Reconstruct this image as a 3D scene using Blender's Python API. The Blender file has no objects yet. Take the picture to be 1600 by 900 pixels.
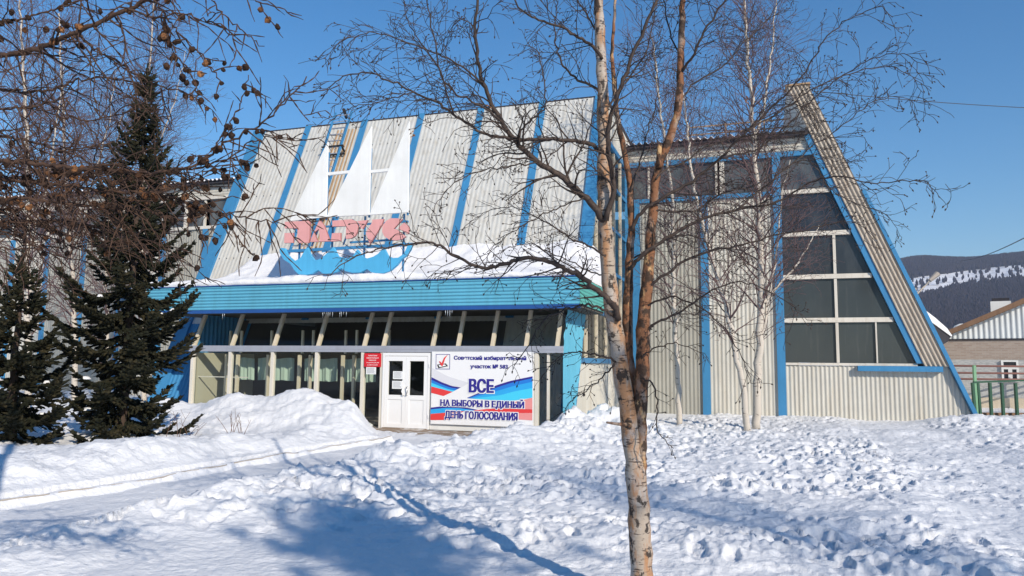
import bpy, math, random
import numpy as np
from mathutils import Vector, Matrix

# ------------------------------------------------------------------ camera, sky, sun, exposure
S = bpy.context.scene
COL = S.collection
PITCH, ROLL, HC, FPX = math.radians(5.93), math.radians(0.58), 1.9, 1156.0
cam = bpy.data.objects.new('camera', bpy.data.cameras.new('camera'))
COL.objects.link(cam)
cam.data.sensor_width = 36.0
cam.data.lens = FPX / 1600 * 36.0
cam.data.clip_start, cam.data.clip_end = 0.05, 9000
cam.matrix_world = (Matrix.Translation((0, 0, HC)) @ Matrix.Rotation(math.pi / 2 + PITCH, 4, 'X')
                    @ Matrix.Rotation(ROLL, 4, 'Z'))
S.camera = cam

SUN_EL = math.radians(28)
SUN_AZ = math.radians(149.3)            # clockwise from +Y: behind the camera, to the right
w = bpy.data.worlds.new('World')
S.world = w
w.use_nodes = True
nt = w.node_tree
sky = nt.nodes.new('ShaderNodeTexSky')
sky.sky_type = 'NISHITA'
sky.sun_disc = False
sky.sun_elevation, sky.sun_rotation = SUN_EL, SUN_AZ
sky.altitude = 300
sky.air_density, sky.dust_density, sky.ozone_density = 1.25, 0.0, 5.0
hsv = nt.nodes.new('ShaderNodeHueSaturation')      # a crisp winter blue
hsv.inputs['Saturation'].default_value = 1.25
nt.links.new(sky.outputs[0], hsv.inputs['Color'])
nt.links.new(hsv.outputs[0], nt.nodes['Background'].inputs[0])
nt.nodes['Background'].inputs[1].default_value = 0.12
sd = Vector((math.sin(SUN_AZ) * math.cos(SUN_EL), math.cos(SUN_AZ) * math.cos(SUN_EL), math.sin(SUN_EL)))
sun = bpy.data.objects.new('sun', bpy.data.lights.new('sun', 'SUN'))
COL.objects.link(sun)
sun.data.energy, sun.data.angle, sun.data.color = 4.7, math.radians(0.55), (1.0, 0.90, 0.755)
sun.rotation_euler = (-sd).to_track_quat('-Z', 'Y').to_euler()
sun.location = (20, -30, 30)
S.view_settings.view_transform = 'Standard'
S.view_settings.look = 'None'
S.view_settings.exposure = 0.22
S.view_settings.gamma = 1.0

# ------------------------------------------------------------------ helpers
rng = random.Random(7)
NR = np.random.default_rng(7)
cP, sP, cR, sR = math.cos(PITCH), math.sin(PITCH), math.cos(ROLL), math.sin(ROLL)


def ray(px, py):
    x, y = px - 800, py - 450
    u, v = cR * x + sR * y, -sR * x + cR * y
    d = np.array([u / FPX, cP + v / FPX * sP, sP - v / FPX * cP])
    return d / d[1]


def at(px, py, Y):
    "the point of the place seen at a photo position, at Y metres in front of the camera"
    return np.array([0, 0, HC]) + ray(px, py) * Y


class MB:
    def __init__(s):
        s.V, s.F, s.n, s.smooth = [], [], 0, False

    def add(s, v, faces, mi=0):
        v = np.asarray(v, float).reshape(-1, 3)
        for f in (faces if isinstance(faces, list) else [faces]):
            f = np.asarray(f, np.int64)
            if f.ndim == 1:
                f = f[None]
            s.F.append((f + s.n, mi))
        s.V.append(v)
        s.n += len(v)

    def box(s, x0, x1, y0, y1, z0, z1, mi=0, fn=None):
        v = np.array([(x, y, z) for x in (x0, x1) for y in (y0, y1) for z in (z0, z1)], float)
        if fn:
            v = np.array([fn(*p) for p in v])
        s.add(v, np.array([(0, 1, 3, 2), (4, 6, 7, 5), (0, 4, 5, 1), (2, 3, 7, 6), (0, 2, 6, 4), (1, 5, 7, 3)]), mi)

    def bar(s, a, b, w1, w2, mi=0, up=(0, 0, 1)):
        a, b = np.asarray(a, float), np.asarray(b, float)
        d = b - a
        d /= np.linalg.norm(d)
        r = np.cross(d, up)
        if np.linalg.norm(r) < 1e-4:
            r = np.cross(d, (1, 0, 0))
        r /= np.linalg.norm(r)
        q = np.cross(r, d)
        c = [(-1, -1), (1, -1), (1, 1), (-1, 1)]
        v = [p + r * i * w1 / 2 + q * j * w2 / 2 for p in (a, b) for i, j in c]
        s.add(v, np.array([(0, 3, 2, 1), (4, 5, 6, 7), (0, 1, 5, 4), (1, 2, 6, 5), (2, 3, 7, 6), (3, 0, 4, 7)]), mi)

    def ext(s, pts, fn, h0, h1, mi=0):
        "outline pts (a, b) extruded from h0 to h1; fn(a, b, h) gives the point"
        n = len(pts)
        v = [fn(a, b, h0) for a, b in pts] + [fn(a, b, h1) for a, b in pts]
        i = np.arange(n)
        j = (i + 1) % n
        s.add(v, [i[::-1], i + n, np.stack([i, j, j + n, i + n], 1)], mi)

    def tube(s, pts, rad, n=6, mi=0, cap=True):
        P = np.asarray(pts, float)
        m = len(P)
        R = np.broadcast_to(np.asarray(rad, float), (m,))
        T = np.gradient(P, axis=0)
        T /= np.linalg.norm(T, axis=1)[:, None] + 1e-9
        mean = T.mean(0)
        ref = np.eye(3)[np.argmin(np.abs(mean))]
        A = np.cross(T, ref)
        A /= np.linalg.norm(A, axis=1)[:, None] + 1e-9
        B = np.cross(T, A)
        th = np.arange(n) / n * 2 * math.pi
        v = P[:, None] + R[:, None, None] * (np.cos(th)[None, :, None] * A[:, None] + np.sin(th)[None, :, None] * B[:, None])
        i, k = np.meshgrid(np.arange(m - 1), np.arange(n), indexing='ij')
        k2 = (k + 1) % n
        q = np.stack([i * n + k, i * n + k2, (i + 1) * n + k2, (i + 1) * n + k], -1).reshape(-1, 4)
        fs = [q]
        if cap and n > 3:
            fs += [np.arange(n)[::-1], np.arange(n) + (m - 1) * n]
        s.add(v.reshape(-1, 3), fs, mi)

    def grid(s, V, mi=0):
        m, n = V.shape[:2]
        i, k = np.meshgrid(np.arange(m - 1), np.arange(n - 1), indexing='ij')
        q = np.stack([i * n + k, i * n + k + 1, (i + 1) * n + k + 1, (i + 1) * n + k], -1).reshape(-1, 4)
        s.add(V.reshape(-1, 3), q, mi)

    def corr(s, u0, u1, lo, hi, fn, pitch=0.155, amp=0.016, nv=2, mi=0):
        "corrugated sheet, ridges along v; lo, hi are functions of u"
        per = 8
        m = max(2, int(round((u1 - u0) / pitch * per)) + 1)
        u = np.linspace(u0, u1, m)
        ph = u / pitch * 2 * math.pi
        h = amp * np.tanh(1.8 * np.sin(ph)) / math.tanh(1.8)
        t = np.linspace(0, 1, nv)
        l = np.array([lo(a) for a in u])
        g = np.array([hi(a) for a in u])
        V = np.empty((m, nv, 3))
        for b in range(nv):
            V[:, b] = np.stack(np.broadcast_arrays(*fn(u, l + (g - l) * t[b], h)), -1)
        s.grid(V, mi)

    def build(s, name, mats, parent=None, smooth=False, loc=None):
        me = bpy.data.meshes.new(name)
        V = np.concatenate(s.V)
        idx = np.concatenate([f.ravel() for f, _ in s.F])
        tot = np.concatenate([np.full(len(f), f.shape[1]) for f, _ in s.F])
        mi = np.concatenate([np.full(len(f), m) for f, m in s.F])
        me.vertices.add(len(V))
        me.vertices.foreach_set('co', V.astype(np.float32).ravel())
        me.loops.add(len(idx))
        me.loops.foreach_set('vertex_index', idx.astype(np.int32))
        me.polygons.add(len(tot))
        st = np.concatenate([[0], np.cumsum(tot)[:-1]])
        me.polygons.foreach_set('loop_start', st.astype(np.int32))
        me.polygons.foreach_set('material_index', mi.astype(np.int32))
        me.polygons.foreach_set('use_smooth', np.full(len(tot), smooth or s.smooth))
        me.update(calc_edges=True)
        me.validate()
        for m in (mats if isinstance(mats, (list, tuple)) else [mats]):
            me.materials.append(m)
        o = bpy.data.objects.new(name, me)
        COL.objects.link(o)
        if parent:
            o.parent = parent
        if loc is not None:
            o.location = loc
        return o


def tag(o, label, cat, group=None):
    o['label'], o['category'] = label, cat
    if group:
        o['group'] = group
    return o


def kind(o, k, label=None):
    o['kind'] = k
    if label:
        o['label'] = label
    return o


def empty(name, loc=(0, 0, 0), rz=0.0):
    o = bpy.data.objects.new(name, None)
    COL.objects.link(o)
    o.location, o.rotation_euler = loc, (0, 0, rz)
    o.empty_display_size = 0.3
    return o


def sstep(a, b, x):
    t = np.clip((x - a) / (b - a), 0, 1)
    return t * t * (3 - 2 * t)


_perm = NR.permutation(512)


def _hash(ix, iy, k=0):
    return _perm[(_perm[(ix + 37 * k) & 511] + iy) & 511]


def vnoise(x, y, k=0):
    ix, iy = np.floor(x).astype(np.int64), np.floor(y).astype(np.int64)
    fx, fy = x - ix, y - iy
    fx, fy = fx * fx * fx * (fx * (fx * 6 - 15) + 10), fy * fy * fy * (fy * (fy * 6 - 15) + 10)
    g = lambda a, b: _hash(ix + a, iy + b, k) / 255.5 - 1
    return (g(0, 0) * (1 - fx) + g(1, 0) * fx) * (1 - fy) + (g(0, 1) * (1 - fx) + g(1, 1) * fx) * fy


def fbm(x, y, o=4, k=0):
    r, a = 0, 1.0
    for i in range(o):
        r = r + a * vnoise(x * 2 ** i + 7.3 * i, y * 2 ** i + 3.1 * i, k + i)
        a *= 0.5
    return r


def worley(x, y, k=0):
    ix, iy = np.floor(x).astype(np.int64), np.floor(y).astype(np.int64)
    f1 = np.full(x.shape, 9.0)
    f2 = np.full(x.shape, 9.0)
    hh = np.zeros(x.shape)
    for a in (-1, 0, 1):
        for b in (-1, 0, 1):
            h = _hash(ix + a, iy + b, k)
            jx, jy = h / 512.0, _hash(ix + a, iy + b, k + 5) / 512.0
            d = np.hypot(ix + a + jx - x, iy + b + jy - y)
            nb = d < f1
            f2 = np.where(nb, f1, np.minimum(f2, d))
            hh = np.where(nb, _hash(ix + a, iy + b, k + 9) / 512.0, hh)
            f1 = np.where(nb, d, f1)
    return f1, f2, hh


def prints(x, y, cell, la, lb, k=0):
    "boot prints: one elongated pit per cell, turned at random, with a pushed up rim"
    x, y = x / cell, y / cell
    ix, iy = np.floor(x).astype(np.int64), np.floor(y).astype(np.int64)
    pit, rim = np.zeros(x.shape), np.zeros(x.shape)
    for a in (-1, 0, 1):
        for b in (-1, 0, 1):
            h1, h2, h3, h4 = (_hash(ix + a, iy + b, k + 11 * q) / 512.0 for q in range(4))
            dx, dy = (ix + a + h1 - x) * cell, (iy + b + h2 - y) * cell
            c, s = np.cos(h3 * 6.283), np.sin(h3 * 6.283)
            e = np.sqrt(((dx * c + dy * s) / la) ** 2 + ((dy * c - dx * s) / lb) ** 2)
            on = (h4 > 0.25) * (0.5 + 0.9 * h4)
            pit = np.maximum(pit, on * sstep(1.0, 0.62, e))
            rim = np.maximum(rim, on * sstep(1.75, 1.15, e) * sstep(0.75, 1.1, e))
    return pit, rim


def pline(x, y, P):
    "distance to a polyline, and the extra columns of P at the nearest point, and the side"
    P = np.asarray(P, float)
    best = np.full(x.shape, 1e9)
    val = [np.zeros(x.shape) for _ in range(P.shape[1] - 2)]
    side = np.zeros(x.shape)
    for a, b in zip(P[:-1], P[1:]):
        dx, dy = b[0] - a[0], b[1] - a[1]
        t = np.clip(((x - a[0]) * dx + (y - a[1]) * dy) / (dx * dx + dy * dy), 0, 1)
        d = np.hypot(x - a[0] - t * dx, y - a[1] - t * dy)
        m = d < best
        best = np.where(m, d, best)
        side = np.where(m, np.sign((x - a[0]) * dy - (y - a[1]) * dx), side)
        for i in range(len(val)):
            val[i] = np.where(m, a[2 + i] + t * (b[2 + i] - a[2 + i]), val[i])
    return best, val, side


# ------------------------------------------------------------------ materials
def mat(name, col, rough=0.7, spec=0.3, metal=0.0):
    m = bpy.data.materials.new(name)
    m.use_nodes = True
    b = m.node_tree.nodes['Principled BSDF']
    b.inputs['Base Color'].default_value = (*col, 1)
    b.inputs['Roughness'].default_value = rough
    b.inputs['Specular IOR Level'].default_value = spec
    b.inputs['Metallic'].default_value = metal
    return m


def N(m, t, **kw):
    n = m.node_tree.nodes.new(t)
    for k, v in kw.items():
        setattr(n, k, v)
    return n


def L(m, a, b):
    m.node_tree.links.new(a, b)


def bsdf(m):
    return m.node_tree.nodes['Principled BSDF']


def noise_fac(m, scale=(1, 1, 1), ns=1.0, lo=0.4, hi=0.6, detail=4.0, rough=0.6):
    tc, mp, nz, mr = N(m, 'ShaderNodeTexCoord'), N(m, 'ShaderNodeMapping'), N(m, 'ShaderNodeTexNoise'), N(m, 'ShaderNodeMapRange')
    mp.inputs['Scale'].default_value = scale
    nz.inputs['Scale'].default_value, nz.inputs['Detail'].default_value, nz.inputs['Roughness'].default_value = ns, detail, rough
    mr.inputs['From Min'].default_value, mr.inputs['From Max'].default_value = lo, hi
    L(m, tc.outputs['Object'], mp.inputs['Vector'])
    L(m, mp.outputs[0], nz.inputs['Vector'])
    L(m, nz.outputs['Fac'], mr.inputs['Value'])
    return mr.outputs['Result']


def blend(m, col, fac, strength=1.0):
    "mix another colour over what feeds the base colour"
    b = bsdf(m).inputs['Base Color']
    mx = N(m, 'ShaderNodeMix', data_type='RGBA')
    if b.is_linked:
        L(m, b.links[0].from_socket, mx.inputs['A'])
    else:
        mx.inputs['A'].default_value = b.default_value
    mx.inputs['B'].default_value = (*col, 1)
    if strength != 1.0:
        ml = N(m, 'ShaderNodeMath', operation='MULTIPLY')
        ml.inputs[1].default_value = strength
        L(m, fac, ml.inputs[0])
        fac = ml.outputs[0]
    L(m, fac, mx.inputs['Factor'])
    L(m, mx.outputs['Result'], b)
    return m


def bump(m, scale=(1, 1, 1), ns=1.0, dist=0.01, detail=5.0, strength=1.0):
    tc, mp, nz, bp = N(m, 'ShaderNodeTexCoord'), N(m, 'ShaderNodeMapping'), N(m, 'ShaderNodeTexNoise'), N(m, 'ShaderNodeBump')
    mp.inputs['Scale'].default_value = scale
    nz.inputs['Scale'].default_value, nz.inputs['Detail'].default_value = ns, detail
    bp.inputs['Distance'].default_value, bp.inputs['Strength'].default_value = dist, strength
    L(m, tc.outputs['Object'], mp.inputs['Vector'])
    L(m, mp.outputs[0], nz.inputs['Vector'])
    L(m, nz.outputs['Fac'], bp.inputs['Height'])
    nn = bsdf(m).inputs['Normal']
    if nn.is_linked:
        L(m, nn.links[0].from_socket, bp.inputs['Normal'])
    L(m, bp.outputs[0], nn)
    return m


def painted(name, col, dark, rough=0.55, streak=0.5, wear=None):
    m = mat(name, col, rough)
    blend(m, dark, noise_fac(m, (6, 6, 0.35), 1.2, 0.45, 0.75), streak)
    blend(m, tuple(c * 0.8 for c in col), noise_fac(m, (1, 1, 1), 0.9, 0.4, 0.7), 0.6)
    if wear:
        blend(m, wear, noise_fac(m, (9, 9, 5), 2.5, 0.66, 0.72), 0.7)
    return m


M = {}
M['sheet'] = painted('cream_corrugated_sheet', (0.53, 0.515, 0.465), (0.36, 0.29, 0.20), 0.6, 0.55, (0.25, 0.17, 0.1))
M['sheet_white'] = painted('pale_slope_sheet', (0.555, 0.55, 0.52), (0.38, 0.33, 0.25), 0.5, 0.6)
M['sheet_grey'] = painted('grey_corrugated_sheet', (0.35, 0.345, 0.31), (0.26, 0.23, 0.18), 0.6, 0.6, (0.2, 0.14, 0.09))
M['brownsheet'] = painted('weathered_brownish_sheet', (0.47, 0.41, 0.34), (0.24, 0.17, 0.11), 0.65, 0.7, (0.2, 0.13, 0.08))
M['blue'] = painted('blue_paint', (0.05, 0.225, 0.44), (0.04, 0.15, 0.31), 0.45, 0.5, (0.25, 0.42, 0.55))
M['turq'] = painted('turquoise_paint', (0.11, 0.39, 0.54), (0.09, 0.29, 0.38), 0.55, 0.6, (0.28, 0.46, 0.5))
M['green_turq'] = painted('green_turquoise_paint', (0.10, 0.42, 0.38), (0.05, 0.28, 0.26), 0.45, 0.4)
M['navy'] = painted('dark_blue_trim', (0.02, 0.09, 0.30), (0.02, 0.05, 0.18), 0.5, 0.4)
M['white'] = painted('white_paint', (0.78, 0.78, 0.76), (0.6, 0.58, 0.54), 0.45, 0.3)
M['sail'] = painted('white_sail_sheet', (0.82, 0.82, 0.80), (0.66, 0.64, 0.6), 0.5, 0.35)
M['pvc'] = mat('white_plastic_door', (0.80, 0.80, 0.80), 0.35, 0.4)
M['pink'] = painted('faded_pink_paint', (0.72, 0.35, 0.34), (0.5, 0.22, 0.2), 0.6, 0.3)
M['pinkshade'] = painted('shaded_pink_letter_sides', (0.42, 0.17, 0.16), (0.3, 0.12, 0.12), 0.6, 0.3)  # pink darkened to carry the shade of the letter sides
M['hull'] = painted('bright_blue_paint', (0.085, 0.41, 0.68), (0.05, 0.26, 0.5), 0.5, 0.35)
M['beige'] = painted('beige_frame_paint', (0.62, 0.55, 0.43), (0.4, 0.32, 0.22), 0.55, 0.5)
M['cream'] = painted('cream_white_post_paint', (0.70, 0.66, 0.58), (0.5, 0.44, 0.34), 0.5, 0.4)
M['alu'] = painted('grey_metal_beam', (0.34, 0.36, 0.42), (0.25, 0.26, 0.3), 0.4, 0.5)
M['framewhite'] = painted('weathered_white_frame', (0.66, 0.62, 0.55), (0.4, 0.34, 0.27), 0.55, 0.6)
M['roofdark'] = painted('dark_roof_edge', (0.035, 0.035, 0.045), (0.09, 0.08, 0.08), 0.8, 0.5)
M['rust'] = painted('rusty_sheet', (0.40, 0.27, 0.16), (0.2, 0.11, 0.06), 0.8, 0.7)
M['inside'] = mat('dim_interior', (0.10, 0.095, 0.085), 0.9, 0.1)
M['lining'] = mat('olive_beige_lining', (0.42, 0.40, 0.31), 0.8, 0.2)
M['insidefloor'] = mat('interior_floor', (0.16, 0.14, 0.12), 0.6, 0.3)
M['curtain'] = mat('green_grey_curtain', (0.36, 0.46, 0.40), 0.9, 0.1)
M['black'] = mat('black_metal', (0.02, 0.02, 0.022), 0.5)
M['grit'] = bump(mat('gritty_brown_step', (0.27, 0.205, 0.15), 0.9, 0.15), (1, 1, 1), 20, 0.01)
blend(M['grit'], (0.60, 0.58, 0.56), noise_fac(M['grit'], (1.2, 1.2, 1), 2.2, 0.50, 0.62, 6), 0.85)
M['steel'] = mat('door_steel', (0.55, 0.55, 0.55), 0.3, 0.5, 0.9)
M['concrete'] = bump(mat('concrete', (0.40, 0.35, 0.30), 0.9, 0.2), (1, 1, 1), 30, 0.004)
M['vinyl'] = mat('banner_vinyl', (0.78, 0.78, 0.79), 0.5, 0.3)
M['red_sign'] = mat('red_sign', (0.62, 0.02, 0.03), 0.4)
M['paper'] = mat('paper', (0.78, 0.79, 0.8), 0.8, 0.1)
M['ink'] = mat('grey_print', (0.42, 0.43, 0.46), 0.8, 0.1)
M['navy_print'] = mat('navy_print', (0.03, 0.025, 0.24), 0.5)
M['blue_print'] = mat('blue_print', (0.02, 0.19, 0.62), 0.5)
M['mid_print'] = mat('mid_blue_print', (0.03, 0.36, 0.74), 0.5)
M['cyan_print'] = mat('cyan_print', (0.06, 0.56, 0.80), 0.5)
M['pale_print'] = mat('pale_blue_print', (0.40, 0.66, 0.82), 0.5)
M['red_print'] = mat('red_print', (0.70, 0.05, 0.05), 0.5)
M['rose_print'] = mat('rose_print', (0.74, 0.28, 0.27), 0.5)
M['grey_tint'] = mat('grey_tint_print', (0.66, 0.66, 0.70), 0.5)
M['white_print'] = mat('white_print', (0.82, 0.82, 0.83), 0.5)
M['green_paint'] = painted('green_fence_paint', (0.02, 0.075, 0.045), (0.02, 0.07, 0.04), 0.5, 0.4)
M['pale_green'] = painted('pale_green_paint', (0.16, 0.32, 0.19), (0.1, 0.25, 0.14), 0.5, 0.4)
M['red_pipe'] = painted('faded_red_pipe', (0.24, 0.12, 0.10), (0.2, 0.08, 0.06), 0.7, 0.4)
M['wire'] = mat('wire', (0.06, 0.065, 0.08), 0.6)

# glass: dark, clean, reflecting
g = mat('window_glass', (0.02, 0.025, 0.03), 0.06, 0.5)
out = g.node_tree.nodes['Material Output']
tr, mix, fr, gl = N(g, 'ShaderNodeBsdfTransparent'), N(g, 'ShaderNodeMixShader'), N(g, 'ShaderNodeFresnel'), N(g, 'ShaderNodeBsdfGlossy')
tr.inputs[0].default_value = (0.93, 0.96, 0.93, 1)
ge, ior = N(g, 'ShaderNodeNewGeometry'), N(g, 'ShaderNodeMapRange')     # same reflection from either side of the thin pane
ior.inputs['To Min'].default_value, ior.inputs['To Max'].default_value = 1.5, 1 / 1.5
L(g, ge.outputs['Backfacing'], ior.inputs['Value']); L(g, ior.outputs[0], fr.inputs[0])
gl.inputs['Roughness'].default_value = 0.03
L(g, fr.outputs[0], mix.inputs[0]); L(g, tr.outputs[0], mix.inputs[1]); L(g, gl.outputs[0], mix.inputs[2]); L(g, mix.outputs[0], out.inputs[0])
M['glass'] = g
# dusty glass of the tall hall windows
g = mat('dusty_glass', (0.075, 0.085, 0.09), 0.35, 0.5)
blend(g, (0.16, 0.165, 0.16), noise_fac(g, (1.2, 1.2, 0.5), 1.4, 0.42, 0.75), 0.8)
blend(g, (0.02, 0.022, 0.03), noise_fac(g, (0.5, 0.5, 0.5), 1.1, 0.42, 0.62), 0.8)
bsdf(g).inputs['Roughness'].default_value = 0.12
M['dusty'] = g
g = mat('dark_hall_glass', (0.022, 0.024, 0.032), 0.10, 0.5)
blend(g, (0.075, 0.075, 0.075), noise_fac(g, (1.0, 1.0, 0.35), 1.8, 0.5, 0.8), 0.8)
oi = N(g, 'ShaderNodeObjectInfo')
mr = N(g, 'ShaderNodeMapRange')
mr.inputs['From Min'].default_value, mr.inputs['From Max'].default_value = 0.45, 1.0
L(g, oi.outputs['Random'], mr.inputs['Value'])
blend(g, (0.055, 0.065, 0.065), mr.outputs[0], 0.8)
blend(g, (0.10, 0.10, 0.095), noise_fac(g, (2.5, 1, 0.25), 2.0, 0.56, 0.8, 5), 0.6)
M['darkglass'] = g

# snow
m = mat('snow', (0.74, 0.745, 0.765), 0.62, 0.25)
blend(m, (0.62, 0.55, 0.46), noise_fac(m, (1, 1, 1), 3.0, 0.70, 0.80, 8, 0.7), 0.6)
bump(m, (1, 1, 1), 14.0, 0.03, 8.0, 0.8)
bump(m, (1, 1, 1), 70.0, 0.008, 3.0, 0.8)
M['snow'] = m
m = mat('roof_snow', (0.78, 0.78, 0.80), 0.6, 0.25)
bump(m, (1, 1, 1), 5.0, 0.05, 6.0, 0.7)
bump(m, (1, 1, 1), 40.0, 0.01, 3.0, 0.6)
M['roofsnow'] = m

# barks
m = mat('white_birch_bark', (0.36, 0.30, 0.245), 0.75, 0.25)
blend(m, (0.36, 0.17, 0.07), noise_fac(m, (3.5, 3.5, 0.7), 3.0, 0.46, 0.57, 5), 0.8)
blend(m, (0.44, 0.40, 0.37), noise_fac(m, (3, 3, 2), 3.0, 0.52, 0.66, 3), 0.7)
blend(m, (0.05, 0.035, 0.03), noise_fac(m, (5, 5, 26), 2.2, 0.58, 0.63, 4), 0.9)
blend(m, (0.035, 0.028, 0.025), noise_fac(m, (9, 9, 6), 1.4, 0.55, 0.60, 6), 0.95)
bump(m, (10, 10, 40), 2.0, 0.006)
M['bark'] = m
m = mat('peeling_orange_bark', (0.20, 0.09, 0.045), 0.7, 0.25)
blend(m, (0.52, 0.33, 0.16), noise_fac(m, (6, 6, 2.2), 2.0, 0.54, 0.64, 4), 0.9)
blend(m, (0.30, 0.24, 0.20), noise_fac(m, (4, 4, 2), 2.0, 0.50, 0.62, 4), 0.85)
blend(m, (0.04, 0.025, 0.018), noise_fac(m, (7, 7, 5), 2.0, 0.49, 0.56, 5), 0.95)
bump(m, (10, 10, 14), 3.0, 0.012)
M['orangebark'] = m
m = mat('dark_branch_bark', (0.045, 0.032, 0.027), 0.7, 0.3)
blend(m, (0.12, 0.085, 0.065), noise_fac(m, (6, 6, 6), 4.0, 0.5, 0.7), 0.7)
M['branch'] = m
M['twig'] = mat('twig_bark', (0.055, 0.034, 0.030), 0.65, 0.3)
M['fartwig'] = mat('purple_twig_bark', (0.125, 0.078, 0.078), 0.7, 0.3)
m = mat('far_birch_bark', (0.50, 0.45, 0.39), 0.75, 0.2)
blend(m, (0.06, 0.05, 0.045), noise_fac(m, (3, 3, 8), 1.6, 0.60, 0.66, 4), 0.9)
M['farbark'] = m
m = mat('larch_bark', (0.08, 0.047, 0.033), 0.8, 0.2)
blend(m, (0.04, 0.025, 0.02), noise_fac(m, (8, 8, 8), 3.0, 0.45, 0.6), 0.8)
bump(m, (12, 12, 12), 3.0, 0.008)
M['larch'] = m
m = mat('larch_cone_scales', (0.2, 0.1, 0.05), 0.75, 0.15)
oi, cr = N(m, 'ShaderNodeObjectInfo'), N(m, 'ShaderNodeValToRGB')
for k_, (p_, c_) in enumerate(((0.0, (0.022, 0.014, 0.011)), (0.45, (0.05, 0.026, 0.016)), (0.7, (0.16, 0.07, 0.03)), (1.0, (0.33, 0.155, 0.065)))):
    e_ = cr.color_ramp.elements[k_] if k_ < 2 else cr.color_ramp.elements.new(p_)
    e_.position, e_.color = p_, (*c_, 1)
L(m, oi.outputs['Random'], cr.inputs[0])
L(m, cr.outputs[0], bsdf(m).inputs['Base Color'])
blend(m, (0.045, 0.024, 0.015), noise_fac(m, (1, 1, 1), 70, 0.45, 0.6), 0.7)
M['cone'] = m
m = mat('old_larch_cones', (0.03, 0.018, 0.013), 0.75, 0.15)
blend(m, (0.20, 0.09, 0.04), noise_fac(m, (1, 1, 1), 5, 0.55, 0.62), 0.9)
M['cone2'] = m
m = mat('spruce_needles', (0.014, 0.0155, 0.009), 0.75, 0.12)
blend(m, (0.05, 0.040, 0.02), noise_fac(m, (1, 1, 1), 5, 0.48, 0.66), 0.8)
M['needle'] = m
M['spruce_bark'] = mat('spruce_bark', (0.07, 0.05, 0.04), 0.9, 0.1)
M['dryleaf'] = mat('dry_leaf', (0.36, 0.16, 0.06), 0.8, 0.1)
M['dryshrub'] = mat('shrub_stem', (0.16, 0.09, 0.06), 0.8, 0.1)
M['ice'] = mat('ice', (0.75, 0.8, 0.85), 0.15, 0.5)
bsdf(M['ice']).inputs['Transmission Weight'].default_value = 0.6

# brick of the far house
m = mat('brown_brick', (0.27, 0.20, 0.15), 0.9, 0.15)
tc, bk = N(m, 'ShaderNodeTexCoord'), N(m, 'ShaderNodeTexBrick')
mpb = N(m, 'ShaderNodeMapping')
mpb.inputs['Rotation'].default_value = (math.pi / 2, 0, 0)
L(m, tc.outputs['Object'], mpb.inputs[0]); L(m, mpb.outputs[0], bk.inputs['Vector'])
bk.inputs['Color1'].default_value = (0.38, 0.31, 0.26, 1)
bk.inputs['Color2'].default_value = (0.30, 0.23, 0.19, 1)
bk.inputs['Mortar'].default_value = (0.36, 0.32, 0.28, 1)
bk.inputs['Scale'].default_value = 1.0
bk.inputs['Brick Width'].default_value, bk.inputs['Row Height'].default_value, bk.inputs['Mortar Size'].default_value = 0.26, 0.08, 0.012
L(m, bk.outputs['Color'], bsdf(m).inputs['Base Color'])
M['brick'] = m
m = mat('whitewashed_wall', (0.46, 0.46, 0.45), 0.9, 0.1)
blend(m, (0.30, 0.31, 0.31), noise_fac(m, (2, 2, 6), 3.0, 0.45, 0.6, 6), 0.8)
M['whitewash'] = m
M['plinth'] = painted('cream_plinth', (0.62, 0.54, 0.42), (0.45, 0.38, 0.28), 0.9, 0.5)
M['woodtrim'] = painted('brown_wood', (0.22, 0.13, 0.08), (0.1, 0.06, 0.04), 0.8, 0.5)
M['gable'] = painted('white_gable_sheet', (0.60, 0.63, 0.64), (0.42, 0.43, 0.43), 0.5, 0.4)

# ------------------------------------------------------------------ frame of the hall: u along the front, d into it, z up
YAW = math.radians(18.5)
O = np.array([-3.01, 21.84, 0.0])
Ux, Nx = np.array([math.cos(YAW), -math.sin(YAW), 0]), np.array([math.sin(YAW), math.cos(YAW), 0])


def W3(u, d, z):
    return O + Ux * u + Nx * d + np.array([0, 0, z])


B_SL, D_SL = 0.44, 1.2             # the leaning front: d = 1.2 + 0.44 z
UL, UR, ZR, DW = -10.85, 4.66, 11.8, 10.5
VL, VR = -7.85, 4.62               # the glazed vestibule


# ------------------------------------------------------------------ snow ground
KERB = [(-8.6, 5.6), (-6.47, 9.64), (-5.64, 11.19), (-4.51, 14.46), (-2.94, 18.42), (-2.75, 19.2)]
RIDGE = [(-5.6, 4.6, 0.20), (-4.62, 6.91, 0.25), (-4.18, 7.94, 0.25), (-3.83, 9.14, 0.25), (-3.31, 10.65, 0.27), (-2.75, 12.6, 0.29),
         (-2.13, 14.09, 0.33), (-1.2, 15.68, 0.33), (0.15, 17.56, 0.36), (1.5, 19.9, 0.50), (2.0, 20.6, .55)]


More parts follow.
